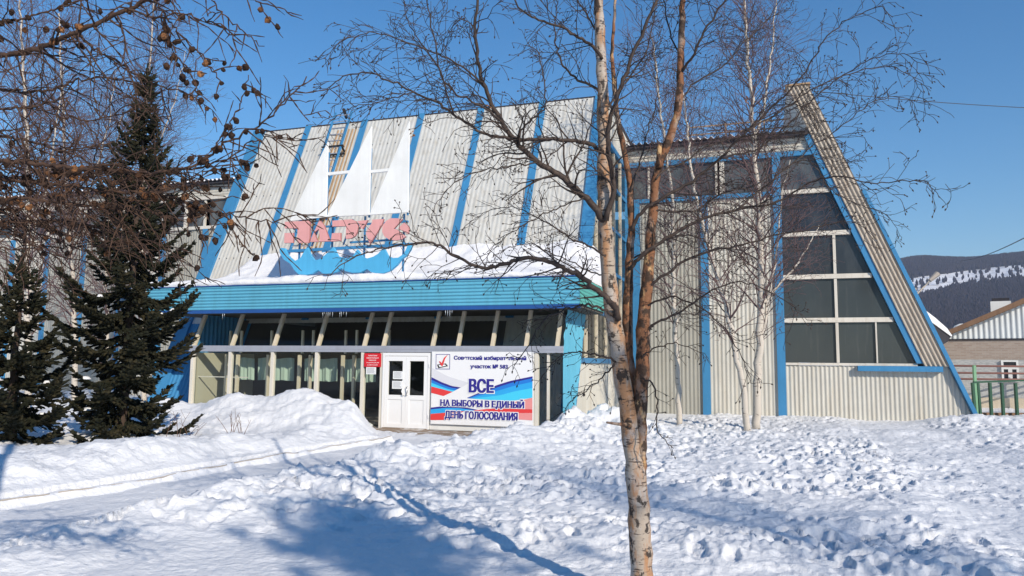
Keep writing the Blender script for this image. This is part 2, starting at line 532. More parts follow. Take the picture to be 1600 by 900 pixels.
def terrain(x, y, fine=True):
    r = np.hypot(x, y)
    dk, _, sk = pline(x, y, KERB)
    dr, (hr,), sr = pline(x, y, RIDGE)
    u = (x - O[0]) * Ux[0] + (y - O[1]) * Ux[1]
    d = (x - O[0]) * Nx[0] + (y - O[1]) * Nx[1]
    left = sk < 0                                   # beyond the kerb
    path = (~left) & (sr < 0)
    near = np.exp(-(np.hypot(x + 1.2, y - 20.6) / 1.6) ** 2)
    z = 0.05 + 0.05 * fbm(x * 0.25, y * 0.25, 3, 3)
    # right of the path: trodden field
    amp = 0.75 + 0.5 * fbm(x * 0.5, y * 0.5, 2, 21)
    rid = hr * np.exp(-(dr / np.where(sr < 0, 0.42, 1.0 + 1.6 * hr)) ** 2) * (1.0 + 0.34 * fbm(x * 1.5, y * 1.5, 3, 8))
    field = 0.10 + rid * 0.95 + 0.05 * fbm(x * 0.6, y * 0.6, 3, 11)
    fl = sstep(8.4, 6.9, y + 0.25 * x) * sstep(-6, -3, x)  # smooth flat strip at the photographer's feet
    field = field * (1 - fl) + fl * (0.05 + rid * 0.4)
    walk = sstep(0.9, 0.0, np.abs(x - (3.6 + 0.36 * y)) - 0.9) * sstep(4, 7, y)   # the path along the right edge
    field = field - 0.07 * walk
    field = field + 0.30 * np.exp(-((x - 15.6) ** 2 / 2.0 + (y - 25.2) ** 2 / 0.8)) + 0.16 * np.exp(-((x - 11.5) ** 2 / 9 + (y - 21) ** 2 / 2))
    zp = 0.03 + 0.02 * fbm(x * 1.5, y * 1.5, 3, 5)
    # left of the path: deep snow and the shovelled heap in front of the glazing
    ax, ay, bx, by = -9.4, 20.9, -4.55, 19.7
    t = np.clip(((x - ax) * (bx - ax) + (y - ay) * (by - ay)) / ((bx - ax) ** 2 + (by - ay) ** 2), 0, 1)
    dh = np.hypot(x - ax - t * (bx - ax), y - ay - t * (by - ay))
    heap = (0.45 + 0.20 * np.sin(math.pi * np.clip(t * 0.68, 0, 1)) ** 2 + 0.09 * fbm(x * 0.9, y * 0.9, 3, 14)) * np.exp(-(dh / 1.45) ** 2)
    deep = 0.16 + 0.20 * sstep(0, 1.2, dk) + 0.10 * fbm(x * 0.7, y * 0.7, 4, 17) * sstep(0, 0.6, dk) + heap
    deep = deep + 0.16 * np.exp(-((dk - 1.3) / 0.8) ** 2) * sstep(17, 14, y)
    deep = np.where(dk < 0.12, 0.09, deep)
    clear = sstep(-0.55, 0.25, x + 0.185 * y) * sstep(-4.6, -2.4, d)
    deep = deep * (1 - clear) + 0.03 * clear
    lump = np.where(left, 0.75 * sstep(0.1, 0.5, dk), np.where(path, 0.05, np.clip(amp, 0.3, 1.2) * (1 - 0.86 * fl) * (1 - 0.55 * walk)))
    z = np.where(left, deep, np.where(path, zp + rid * 0.95, field))
    # gentle heap right of the door, at the corner of the vestibule
    z = z + np.where(left, 0, 0.10 * np.exp(-((x - 2.6) ** 2 / 3 + (y - 21.2) ** 2 / 1.5)))
    if fine:
        wx, wy = x + 0.10 * fbm(x * 2, y * 2, 2, 30), y + 0.10 * fbm(x * 2, y * 2, 2, 33)
        p1, r1 = prints(x + 0.03 * fbm(x * 6, y * 6, 2, 31), y + 0.03 * fbm(x * 6, y * 6, 2, 32), 0.37, 0.19, 0.085, 3)
        p2, r2 = prints(wx + 5, wy, 0.52, 0.22, 0.12, 60)
        g1, g2, h2 = worley(wx * 7.5 + 3, wy * 7.5, 4)
        sm = sstep(-0.35, 0.35, fbm(x * 0.8, y * 0.8, 2, 75))          # calmer and more broken patches
        clods = 0.032 * np.maximum(0, h2 - 0.6) * 2.5 * sstep(0.45, 0.15, g1) * sm + 0.018 * (h2 - 0.5) * sstep(0.0, 0.16, g2 - g1)
        ridged = 0.04 * (0.5 - np.abs(fbm(x * 3.1, y * 3.1, 4, 44)))
        walked = np.where(left, 0.25, 1.0)
        rough = walked * (-0.07 * p1 + 0.022 * r1 - 0.055 * p2 + 0.018 * r2) + clods + ridged + 0.04 * fbm(x * 1.9, y * 1.9, 4, 40) + 0.012 * fbm(x * 11, y * 11, 3, 41)
        z = z + lump * rough * sstep(60, 30, r) * (1 - 0.25 * sstep(11, 7, r))
        z = z + 0.004 * fbm(x * 14, y * 14, 2, 50)
    # floor of the buildings stays clear of snow
    inb = ((u > UL + 0.4) & (u < UR - 0.2) & (d > D_SL + 0.6)) | ((u > VL + .15) & (u < VR - .15) & (d > 0.2)) | ((u < 16.0) & (u > -34) & (d > DW + 0.35))
    porch = (u > -1.2) & (u < 3.0) & (d > -1.35 + 0.35 * fbm(x * 1.2, y * 1.2, 2, 130)) & (d <= 0.3)
    z = np.where(inb, -0.15, np.where(porch, np.minimum(z, -0.03), z))
    flat = sstep(40, 90, r)
    return z * (1 - flat) - 0.05 * flat


def make_ground():
    rad = np.concatenate([np.geomspace(1.6, 34, 620), np.geomspace(35, 3500, 40)])
    a = np.radians(44)
    ang = np.concatenate([np.linspace(-a, a, 860), np.linspace(a, 2 * math.pi - a, 90)[1:-1]])
    RR, AA = np.meshgrid(rad, ang, indexing='ij')
    X, Y = RR * np.sin(AA), RR * np.cos(AA)
    Z = np.empty_like(X)
    Z[:] = terrain(X, Y)
    V = np.stack([X, Y, Z], -1)
    m, n = X.shape
    i, k = np.meshgrid(np.arange(m - 1), np.arange(n), indexing='ij')
    k2 = (k + 1) % n
    b = MB()
    b.add(V.reshape(-1, 3), np.stack([i * n + k, (i + 1) * n + k, (i + 1) * n + k2, i * n + k2], -1).reshape(-1, 4))
    c = np.arange(n)
    b.V.append(np.array([[0, 0, 0.03]]))
    b.F.append((np.stack([np.full(n, b.n), c, (c + 1) % n], 1), 0))
    b.n += 1
    kind(b.build('snow_ground', M['snow'], smooth=True), 'structure', 'trodden white snow covering the ground')


def zs(x, y):
    return float(terrain(np.array([x * 1.0]), np.array([y * 1.0]), False)[0])


make_ground()

# kerb along the path: a snow caked low edge with a worn brown line on top
def resample(P, step):
    P = np.asarray(P, float)
    d = np.concatenate([[0], np.cumsum(np.hypot(*np.diff(P, axis=0).T))])
    t = np.arange(0, d[-1], step)
    return np.stack([np.interp(t, d, P[:, 0]), np.interp(t, d, P[:, 1])], 1)


KP = resample(KERB[:-1], 0.06)
kt = np.gradient(KP, axis=0)
kt /= np.linalg.norm(kt, axis=1)[:, None]
kn = np.stack([kt[:, 1], -kt[:, 0]], 1)             # towards the path
sx, sy = KP.T
w1 = 0.025 * fbm(sx * 2.2, sy * 2.2, 4, 120)
zt_ = 0.125 + 0.025 * fbm(sx * 1.3, sy * 1.3, 4, 123)
b = MB()
rows_ = []
for off, zf, wv in ((-0.10, 0.98, 0), (-0.02, 1.02, .3), (0.03, 0.97, .6), (0.06, 0.75, 1), (0.09, 0.40, 1.3), (0.16, 0.12, 1.8), (0.25, -0.2, 2)):
    p_ = KP + kn * (off + w1 * wv)[:, None]
    rows_.append(np.stack([p_[:, 0], p_[:, 1], zt_ * zf + 0.012 * fbm(p_[:, 0] * 5, p_[:, 1] * 5, 3, 126)], -1))
b.grid(np.stack(rows_, 1), 0)
i0 = 0
while i0 < len(KP) - 12:
    n_ = rng.randint(30, 70)
    if rng.random() < 0.93:
        q_ = KP[i0:i0 + n_] + kn[i0:i0 + n_] * 0.028
        b.tube(np.column_stack([q_, zt_[i0:i0 + n_] - 0.004 + 0.006 * fbm(q_[:, 0] * 3, q_[:, 1] * 3, 3, 140)]), 0.010, 5, 1)
    i0 += n_ + rng.randint(1, 4)
kind(b.build('kerb', [M['snow'], M['concrete']], smooth=True), 'structure', 'low snow caked kerb along the icy path')

# ------------------------------------------------------------------ hill and forest
H_AZ0 = 31.0


def hill_z(x, y):
    r = np.hypot(x, y)
    az = np.degrees(np.arctan2(x, y))
    top = 282 + 16 * sstep(26, 36, az) + 11 * fbm(az * 0.15, r * 0.0 + 1, 3, 60) - 150 * sstep(18, -40, az)
    prof = sstep(700, 2400, r) ** 0.9
    return top * prof + 6 * fbm(x * 0.004, y * 0.004, 4, 66) * prof


rad = np.geomspace(600, 3300, 80)
ang = np.radians(np.linspace(-60, 62, 180))
RR, AA = np.meshgrid(rad, ang, indexing='ij')
X, Y = RR * np.sin(AA), RR * np.cos(AA)
b = MB()
b.grid(np.stack([X, Y, hill_z(X, Y) - 0.4 - 8 * (RR <= 600.1)], -1)[:, ::-1])
m = mat('hillside_snow', (0.80, 0.80, 0.82), 0.8, 0.1)
blend(m, (0.30, 0.25, 0.22), noise_fac(m, (1, 1, 1), 0.05, 0.5, 0.66, 8, 0.75), 0.75)
kind(b.build('hill', m, smooth=True), 'structure', 'snowy wooded hill on the horizon')


def make_forest():
    R_, A_ = [], []
    n = 80000
    r = np.sqrt(NR.uniform(820 ** 2, 2560 ** 2, n))
    az = NR.uniform(22, 42, n)
    x, y = r * np.sin(np.radians(az)), r * np.cos(np.radians(az))
    z = hill_z(x, y)
    frac = (z / r) / (282 / 2400.0 + 16 / 2400 * sstep(26, 36, az))
    nz = 0.03 * fbm(az * 0.35, r * 0.0015, 3, 70)
    lo = 0.735 + 0.085 * sstep(28, 35, az) + nz * 0.7
    hi = 0.925 + 0.03 * sstep(28, 35, az) + nz * 0.4
    keep = ~((frac > lo) & (frac < hi) & (NR.random(n) > 0.025))
    x, y, z = x[keep], y[keep], z[keep]
    k = len(x)
    h = NR.uniform(7, 13, k)
    w_ = h * NR.uniform(0.18, 0.30, k)
    th = np.arange(4) * math.pi / 2
    V, F = [], []
    base = np.stack([x, y, z], -1)
    rot = NR.uniform(0, 6, k)
    ring = np.stack([np.cos(th[None] + rot[:, None]), np.sin(th[None] + rot[:, None]), np.zeros((k, 4))], -1)
    r0 = base[:, None] + ring * (w_ * 0.75)[:, None, None]
    r1 = base[:, None] + ring[:, ::-1] * w_[:, None, None] + np.array([0, 0, 1]) * (h * 0.45)[:, None, None]
    r0 = base[:, None] + ring * (w_ * 0.7)[:, None, None]
    r1 = base[:, None] + ring * w_[:, None, None] + np.array([0, 0, 1.0]) * (h * 0.5)[:, None, None]
    tip = (base + np.array([0, 0, 1.0]) * h[:, None])[:, None]
    V = np.concatenate([r0, r1, tip], 1).reshape(-1, 3)
    o = np.arange(k)[:, None] * 9
    q = np.concatenate([np.stack([o[:, 0] + i, o[:, 0] + (i + 1) % 4, o[:, 0] + 4 + (i + 1) % 4, o[:, 0] + 4 + i], -1) for i in range(4)])
    t = np.concatenate([np.stack([o[:, 0] + 4 + i, o[:, 0] + 4 + (i + 1) % 4, o[:, 0] + 8], -1) for i in range(4)])
    b = MB()
    b.add(V, [q, t])
    m = mat('far_forest_foliage', (0.024, 0.021, 0.030), 0.9, 0.05)
    blend(m, (0.040, 0.032, 0.038), noise_fac(m, (1, 1, 1), 0.06, 0.4, 0.65), 0.8)
    kind(b.build('forest', m), 'stuff', 'dark bare forest covering the far hill')


make_forest()

# ------------------------------------------------------------------ the sports hall
hall = tag(empty('sports_hall', O, -YAW), 'large pale corrugated sports hall with leaning front, blue stripes and glazed entrance', 'building')
AX = lambda a, b_, h: (a, h, b_)                      # outline in (u, z), extruded along d
c_ = math.cos(math.atan(B_SL))
s_ = math.sin(math.atan(B_SL))


def SL(u, z, h):
    "point of the leaning front; h = distance off the surface"
    return u, D_SL + B_SL * z - h * c_, z + h * s_


def const(v):
    return lambda a: v


# leaning front sheets between the blue battens
STR = [UL, -8.13, -5.43, -2.87, -0.30, 2.20, UR]
for i in range(6):
    b = MB()
    u0, u1 = STR[i], STR[i + 1]
    b.corr(u0, u1, const(3.3), const(ZR), SL, 0.17, 0.0055, 2)
    b.build('front_panel', M['sheet_white'], hall, True)
b = MB()
b.corr(UL, VL + 0.2, const(-0.3), const(3.3), SL, 0.17, 0.012, 2)
lp = b.build('front_panel', M['blue'], hall, True)
lp['label'] = 'blue lower panel beside the entrance'
b = MB()
b.corr(VR - 2.5, UR, const(-0.3), const(3.3), SL, 0.17, 0.012, 2)
b.build('front_panel', M['sheet_white'], hall, True)
for i, u in enumerate(STR):
    b = MB()
    if i in (0, 6):
        wd = 0.56 if i == 0 else 0.42
        a = u if i == 0 else u - wd
        b.ext([(a, -0.3), (a + wd, -0.3), (a + wd, ZR + 0.05), (a, ZR + 0.05)], lambda p, q, h: SL(p, q, h), -0.10, 0.10)
    else:
        b.ext([(u - 0.135, 3.4), (u + 0.135, 3.4), (u + 0.135, ZR + 0.10), (u - 0.135, ZR + 0.10)], lambda p, q, h: SL(p, q, h), -0.02, 0.035)
    b.build('blue_batten', M['blue'], hall)
# two faint rows of sheet joints with rivets
for zz in (5.9, 8.6, 10.6):
    b = MB()
    for i in range(6):
        for k in range(int((STR[i + 1] - STR[i] - .6) / 0.34)):
            u = STR[i] + 0.36 + k * 0.34
            p = np.array(SL(u, zz, 0.03))
            b.box(u - 0.012, u + 0.012, p[1] - 0.012, p[1] + 0.012, p[2] - 0.012, p[2] + 0.012)
    b.build('rivet_row', M['roofdark'], hall)
# ridge flashing, roof behind, side walls
b = MB()
b.box(UL - 0.02, UR + 0.02, D_SL + B_SL * ZR + 0.03, D_SL + B_SL * ZR + 0.3, ZR - 0.08, ZR + 0.07)
b.build('ridge_flashing', M['roofdark'], hall)
b = MB()
b.ext([(D_SL + B_SL * ZR + 0.1, ZR), (24, ZR - 0.5), (24, ZR - 0.65), (D_SL + B_SL * ZR + 0.1, ZR - 0.15)], lambda p, q, h: (h, p, q), UL, UR)
b.build('roof', M['roofdark'], hall)
def side(uu, name):
    b = MB()
    f = lambda a: -0.3
    b.corr(D_SL + 0.02, DW + 0.1, f, lambda a: min(2.0, max(-0.29, (a - D_SL - .1) / B_SL)), lambda a, v, h: (uu + h, a, v), 0.155, 0.014)
    b.corr(D_SL + B_SL * 10.1 + 0.1, 24, const(10.1), lambda a: min(ZR - 0.16 - 0.02 * (a - 6), max(10.11, (a - D_SL - .1) / B_SL)), lambda a, v, h: (uu + h, a, v), 0.155, 0.014)
    b.build('side_wall', M['sheet'], hall, True)
side(VR, 'r')
b = MB()
b.ext([(D_SL + 0.1, -0.3), (D_SL + 0.1 + B_SL * ZR, ZR - 0.16), (24, ZR - 0.6), (24, -0.3)], lambda p, q, h: (h, p, q), UL + 0.02, UL + 0.07)
b.build('side_wall', M['sheet_grey'], hall)
# glazed strip between the leaning front and the right wing
wdw = empty('side_window'); wdw.parent = hall
b = MB()
b.add([(VR - .01, D_SL + B_SL * 2.1 + 0.15, 2.1), (VR - .01, DW + .1, 2.1), (VR - .01, DW + .1, 10.1), (VR - .01, D_SL + B_SL * 10.1 + .15, 10.1)], [np.arange(4)])
b.build('pane', M['glass'], wdw)
b = MB()
b.box(VR - 0.05, VR + 0.06, D_SL + B_SL * 2.0, DW, 1.98, 2.14)
b.box(VR - 0.05, VR + 0.06, D_SL + B_SL * 10.1, DW, 10.05, 10.25)
for z in (3.7, 5.36, 7.03, 8.7):
    b.box(VR - 0.04, VR + 0.04, D_SL + B_SL * z, DW, z - 0.06, z + 0.06)
b.build('frame', M['blue'], wdw)
b = MB()
for d in (3.0, 4.6, 6.2, 7.8, 9.2):
    b.box(VR - 0.045, VR + 0.05, d - 0.06, d + 0.06, 2.14, min(10.0, (d - D_SL - 0.1) / B_SL))
b.build('mullion', M['beige'], wdw)

# ---- canopy
CD, CL, CR = -0.6, -9.3, 5.28
b = MB()
b.corr(3.53, 4.27, const(CL), const(CR), lambda z, u, h: (u, CD - h, z), 0.098, 0.016, 2)
b.build('canopy_fascia', M['turq'], hall, True)
b = MB()
b.corr(3.53, 4.27, const(CD), const(D_SL + B_SL * 4.2), lambda z, d, h: (CR + h, d, z), 0.098, 0.014, 2)
r_ = b.build('canopy_fascia', M['green_turq'], hall, True)
r_['label'] = 'greenish end of the canopy fascia'
b = MB()
b.corr(3.53, 4.27, const(CD), const(D_SL + B_SL * 4.2), lambda z, d, h: (CL - h, d, z), 0.098, 0.014, 2)
b.build('canopy_fascia', M['turq'], hall, True)
b = MB()
b.box(CL - 0.02, CR + 0.02, CD - 0.03, CD + 0.05, 3.42, 3.525)
b.box(CL - 0.03, CR + 0.03, CD - 0.035, CD + 0.03, 4.275, 4.30)
b.build('canopy_trim', M['navy'], hall)
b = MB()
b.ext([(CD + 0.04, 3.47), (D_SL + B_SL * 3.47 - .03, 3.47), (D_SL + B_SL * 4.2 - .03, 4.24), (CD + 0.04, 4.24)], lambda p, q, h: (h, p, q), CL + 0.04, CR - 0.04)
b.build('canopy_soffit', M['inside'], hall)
# icicles
for (u, n) in ((-2.6, 6), (-2.0, 4), (1.4, 4), (-6.2, 2)):
    b = MB()
    for k in range(n):
        x = u + k * 0.07 + rng.uniform(-.02, .02)
        l = rng.uniform(0.08, 0.26)
        b.tube([(x, CD + 0.0, 3.43), (x, CD, 3.43 - l * .5), (x, CD, 3.43 - l)], [0.016, 0.009, 0.001], 5)
    tag(b.build('icicles', M['ice'], None, True), '', 'icicle')
    o = COL.objects[-1]
    o.location, o.rotation_euler = O, (0, 0, -YAW)
    o['label'] = {-2.6: 'cluster of six icicles under the canopy edge left of the door', -2.0: 'cluster of four icicles under the canopy edge above the door',
                  1.4: 'cluster of icicles under the canopy edge above the banner', -6.2: 'pair of icicles under the canopy edge above the far left window'}[u]
    o['group'] = 'icicles along the canopy'

# snow lying on the canopy
nu, nd = 150, 46
us = np.linspace(CL + 0.0, CR - 0.02, nu)
ds = np.concatenate([[CD - 0.02, CD - 0.06, CD - 0.05], np.linspace(CD + 0.02, D_SL + B_SL * 6.1, nd)])
UU, DD = np.meshgrid(us, ds, indexing='ij')
full = sstep(CL - 0.3, -8.5, UU) * 0.92 + 0.08
full = np.where(UU > 4.2, full * sstep(5.6, 4.2, UU) * 0.5 + 0.5 * full, full)
prof = np.interp(DD, [CD, -0.3, 0.4, 1.4, 2.2, 3.0, 3.45, 3.9], [0.20, 0.25, 0.29, 0.42, 0.68, 1.12, 1.45, 1.75])
flatp = np.interp(DD, [CD, -0.3, 0.4, 1.4, 2.2, 3.0, 3.9], [0.18, 0.22, 0.22, 0.2, 0.2, 0.2, 0.2])
ZZ = 4.29 + flatp * (1 - full) + prof * full + 0.045 * fbm(UU * 1.3, DD * 1.6, 4, 81) * (0.4 + full)
DDx = DD + 0.02 * fbm(UU * 3, DD * 0 + 2, 3, 84) * (DD < CD + 0.3)
ZZ[:, 0] = 4.297
ZZ[:, 1] = 4.34 + 0.02 * fbm(us * 3, us * 0, 3, 85)
ZZ[:, 2] = 4.43 + 0.03 * fbm(us * 3, us * 0, 3, 86)
b = MB()
V = np.stack([UU, DDx, ZZ], -1)
b.grid(V)
for e in (0, -1):
    lo_ = V[e].copy(); lo_[:, 2] = 4.297
    b.grid(np.stack([V[e], lo_]))
o = b.build('canopy_snow', M['roofsnow'], None, True)
o.location, o.rotation_euler = O, (0, 0, -YAW)
tag(o, 'bank of white snow lying on the blue canopy against the leaning front', 'snow')

# ---- vestibule
b = MB()
b.box(VL + 0.02, VR - 0.03, 0.1, 9.5, -0.1, 0.04)
b.build('floor', M['insidefloor'], hall)
b = MB()
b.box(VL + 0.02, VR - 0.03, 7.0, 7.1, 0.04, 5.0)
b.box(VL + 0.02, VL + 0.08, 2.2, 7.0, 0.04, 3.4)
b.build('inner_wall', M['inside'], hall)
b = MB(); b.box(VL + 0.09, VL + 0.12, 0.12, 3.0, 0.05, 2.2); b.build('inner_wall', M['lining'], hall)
b = MB()
jm = lambda d: max(2.35, 0) if d < 0.02 else min(3.46, 2.35 + d / B_SL)
b.corr(0.0, D_SL + B_SL * 3.4, lambda a: max(-0.2, (a - D_SL) / B_SL if a > D_SL else -0.2), lambda a: 3.47 if a > 0.46 else 2.40 + a / 0.44 * 1.0, lambda a, v, h: (VR + 0.05 + h, a, v), 0.2, 0.02)
b.build('vestibule_cheek', M['turq'], hall, True)
b = MB()
b.corr(0.0, D_SL + B_SL * 3.4, lambda a: max(-0.2, (a - D_SL) / B_SL if a > D_SL else -0.2), lambda a: 3.47 if a > 0.46 else 2.40 + a / 0.44 * 1.0, lambda a, v, h: (VL - 0.05 - h, a, v), 0.2, 0.02)
b.build('vestibule_cheek', M['blue'], hall, True)
b = MB()
b.box(VL - 0.06, VR + 0.06, -0.09, 0.09, 2.235, 2.315)
b.box(VL - 0.06, VR + 0.06, -0.06, 0.10, 2.318, 2.425)
b.build('entrance_beam', M['alu'], hall)
POSTS = [VL + 0.07, -6.3, -4.7, -3.1, -1.5, -0.85, 3.93]
for u in POSTS:
    b = MB()
    b.box(u - 0.05, u + 0.05, -0.07, 0.07, 0.0, 2.232)
    b.box(u - 0.075, u - 0.053, -0.03, 0.06, 0.0, 2.232)
    b.build('entrance_post', M['cream'], hall)
UPV = lambda u, z, h: (u, 0.44 * (z - 2.36) - h, z)
for u in [-7.8, -6.3, -4.7, -3.1, -1.5, -0.85, 0.75, 1.55, 2.6, 3.6, 4.5]:
    b = MB()
    b.ext([(u - 0.05, 2.42), (u + 0.05, 2.42), (u + 0.05, 3.46), (u - 0.05, 3.46)], UPV, -0.06, 0.06)
    b.build('sloping_mullion', M['beige'], hall)
# inner row of posts
for u in [-7.2, -6.75, -5.55, -4.35, -3.95, -2.75, -2.35, -1.2]:
    b = MB()
    b.box(u - 0.045, u + 0.045, 0.85, 0.95, 0.04, 2.15)
    b.build('inner_post', M['beige'], hall)
    b = MB()
    b.box(u - 0.035, u + 0.035, 0.99, 1.06, 2.2, 2.95)
    b.build('inner_post', M['beige'], hall)
b = MB()
b.box(VL + 0.1, -5.8, 0.2, 0.23, 1.40, 1.43)
b.build('glazing_bar', M['framewhite'], hall)
edges = [VL + 0.12, -6.3, -4.7, -3.1, -1.5]
for i in range(4):
    b = MB()
    b.add([(edges[i] + 0.03, 0, 0.1), (edges[i + 1] - 0.03, 0, 0.1), (edges[i + 1] - 0.03, 0, 2.24), (edges[i] + 0.03, 0, 2.24)], [np.arange(4)])
    b.build('entrance_pane', M['glass'], hall)
for a, c in ((-1.45, -0.9), (3.98, VR)):
    b = MB()
    b.add([(a, 0, 0.1), (c, 0, 0.1), (c, 0, 2.24), (a, 0, 2.24)], [np.arange(4)])
    b.build('entrance_pane', M['glass'], hall)
ue = [-7.8, -6.3, -4.7, -3.1, -1.5, -0.85, 0.75, 1.55, 2.6, 3.6, 4.5]
for a, c in zip(ue[:-1], ue[1:]):
    b = MB()
    b.add([UPV(*q, 0) for q in [(a + 0.052, 2.42), (c - 0.052, 2.42), (c - 0.052, 3.46), (a + 0.052, 3.46)]], [np.arange(4)])
    b.build('sloping_pane', M['glass'], hall)
b = MB()
b.box(4.22, 4.29, -0.03, 0.05, 0.05, 2.232)
b.build('entrance_post', M['framewhite'], hall)

# door
door = empty('door'); door.parent = hall
b = MB()
b.box(-0.80, -0.73, -0.10, 0.02, 0.03, 2.22)
b.box(0.66, 0.73, -0.10, 0.02, 0.03, 2.22)
b.box(-0.73, 0.66, -0.10, 0.02, 2.13, 2.22)
b.build('door_frame', M['pvc'], door)
for a, c in ((-0.722, -0.037), (-0.033, 0.652)):
    lf = MB()
    ys = (-0.09, -0.03)
    lf.box(a, a + 0.11, *ys, 0.05, 2.12); lf.box(c - 0.11, c, *ys, 0.05, 2.12)
    lf.box(a + 0.11, c - 0.11, *ys, 1.98, 2.12); lf.box(a + 0.11, c - 0.11, *ys, 0.86, 0.99); lf.box(a + 0.11, c - 0.11, *ys, 0.05, 0.17)
    lf.box(a + 0.11, c - 0.11, -0.072, -0.045, 0.17, 0.86)
    o = lf.build('door_leaf', M['pvc'], door)
    p = MB(); p.add([(a + 0.11, -.06, .99), (c - 0.11, -.06, .99), (c - .11, -.06, 1.98), (a + .11, -.06, 1.98)], [np.arange(4)]); p.build('pane', M['glass'], o)
    hx = c - 0.05 if a < -0.5 else a + 0.05
    h = MB()
    h.tube([(hx, -0.09, 0.98), (hx, -0.15, 1.0), (hx + (-0.04 if a < -0.5 else .04), -0.16, 1.1), (hx, -0.15, 1.22), (hx, -0.09, 1.24)], 0.014, 8)
    h.build('handle', M['steel'] if a > -0.5 else M['pvc'], o, True)
for z in (0.4, 1.85):
    b = MB(); b.box(0.70, 0.74, -0.12, -0.10, z - 0.05, z + 0.05); b.build('hinge', M['pvc'], door)
b = MB()
b.box(0.745, 3.87, -0.06, -0.02, 0.03, 2.23)
b.build('entrance_panel', M['white'], hall)
# step
b = MB()
b.box(-1.25, 4.1, -1.75, -0.10, -0.05, 0.022)
b.box(-0.75, 0.68, -0.16, -0.10, 0.0, 0.045)
b.build('doorstep', M['grit'], hall)

# ---- right wing
WF = lambda u, z, h: (u, DW - h, z)
HZ = lambda z, u, h: (u, DW - h, z)


def u_in(z): return 16.20 - 0.4 * z
def u_out(z): return 16.98 - 0.4 * z


PB, PC, PD = 5.06, 7.78, 10.56
for i, (a, c) in enumerate(((VR, PB), (PB, PC), (PC, PD))):
    b = MB()
    b.corr(a, c, const(-0.3), const(8.6), WF, 0.155, 0.011)
    b.build('wing_panel', M['sheet_grey'] if i < 2 else M['sheet'], hall, True)
b = MB()
b.corr(PD, 16.9, const(-0.3), lambda u: min(1.99, (16.94 - u) / 0.4 if u > 16.1 else 1.99), WF, 0.155, 0.014)
b.build('wing_panel', M['sheet'], hall, True)
for u, z1 in ((VR + 0.06, 10.1), (PB, 8.6), (PC, 8.6), (PD, 10.12)):
    b = MB()
    wd = 0.07 if u < 4.9 else 0.15
    b.box(u - wd, u + wd, DW - 0.10, DW + 0.02, -0.3, z1)
    b.build('blue_post', M['blue'], hall)
b = MB(); b.box(VR, PD - 0.15, DW - 0.09, DW + 0.05, 8.6, 8.76); b.build('window_sill', M['blue'], hall)
b = MB(); b.box(VR, 12.0, DW - 0.11, DW + 0.05, 10.12, 10.31); b.build('window_head', M['blue'], hall)
b = MB()
b.corr(10.31, 10.9, const(VR), lambda z: u_in(z) - 0.2, HZ, 0.14, 0.016)
b.build('eave_fascia', M['sheet'], hall, True)


def window(name, poly, pane_m, bars, bar_m, dd=0.0):
    wv = empty(name); wv.parent = hall
    p = MB(); p.ext(poly, lambda a, q, h: (a, DW + dd + h, q), 0.03, 0.05); p.build('pane', pane_m, wv)
    if bars:
        for x0, x1, z0, z1 in bars:
            q = MB()
            q.box(x0, x1, DW - 0.05 + dd, DW + 0.028 + dd, z0, z1)
            q.build('mullion', bar_m, wv)


window('wing_window', [(VR + 0.1, 8.76), (8.28, 8.76), (8.28, 10.12), (VR + 0.1, 10.12)], M['dusty'], [(5.55, 5.63, 8.76, 10.12), (8.24, 8.33, 8.76, 10.12)], M['framewhite'])
window('wing_window', [(8.45, 8.76), (PD - 0.15, 8.76), (PD - 0.15, 10.12), (8.45, 10.12)], M['dusty'], [(8.42, 8.60, 8.76, 10.12)], M['framewhite'])
rows = [2.1, 3.7, 5.36, 7.03, 8.7, 10.12]
ub = PD + 0.15
for i in range(5):
    z0, z1 = rows[i] + (0.09 if i else 0.0), rows[i + 1] - 0.09
    if i == 4: z1 = 10.11
    r0, r1 = u_in(z0) - 0.22, u_in(z1) - 0.22
    bars = []
    if i < 3: bars.append((12.51, 12.61, z0, z1))
    if i == 0: bars.append((13.86, 13.91, z0, z1))
    window('gable_window', [(ub, z0), (r0, z0), (r1, z1), (ub, z1)], M['darkglass'] if i < 4 else M['dusty'], bars, M['framewhite'])
for i in range(1, 5):
    b = MB()
    z = rows[i]
    b.box(ub, u_in(z) - 0.25, DW - 0.07, DW + 0.06, z - 0.088, z + 0.0)
    b.box(ub, u_in(z) - 0.25, DW - 0.045, DW + 0.06, z + 0.001, z + 0.088)
    b.build('window_rail', M['framewhite'], hall)
b = MB(); b.box(PD + 0.16, 15.2, DW - 0.06, DW + 0.05, 2.0, 2.09); b.build('window_sill', M['framewhite'], hall)
b = MB(); b.box(13.2, 15.97, DW - 0.26, DW - 0.02, 1.80, 1.995); b.build('window_sill', M['blue'], hall)
# the leaning end slab: ribbed front, blue trims, roof skin running back
b = MB()
rib = lambda t, z, h: (u_in(z) + t * 0.78, DW - 0.13 - h, z)
z0_, z1_ = 2.0, 12.9
m_ = 40
tt = np.linspace(0, 1, m_)
hh = 0.03 * np.tanh(2.5 * np.sin(tt * 2 * math.pi * 5))
V = np.stack([np.stack([u_in(z) + tt * 0.78, DW - 0.16 - hh, np.full(m_, z)], -1) for z in (z0_, z1_)], 1)
b.grid(V)
b.build('end_slab_face', M['brownsheet'], hall, False)
b = MB()
b.ext([(u_in(1.99), 1.99), (u_out(1.99), 1.99), (u_out(12.9), 12.9), (u_in(12.9), 12.9)], lambda a, q, h: (a, h, q), DW - 0.11, 26)
b.ext([(u_in(-.3) + .4, -0.3), (u_out(-.3), -0.3), (u_out(1.985), 1.985), (u_in(1.985) + .4, 1.985)], lambda a, q, h: (a, h, q), DW + 0.03, 26)
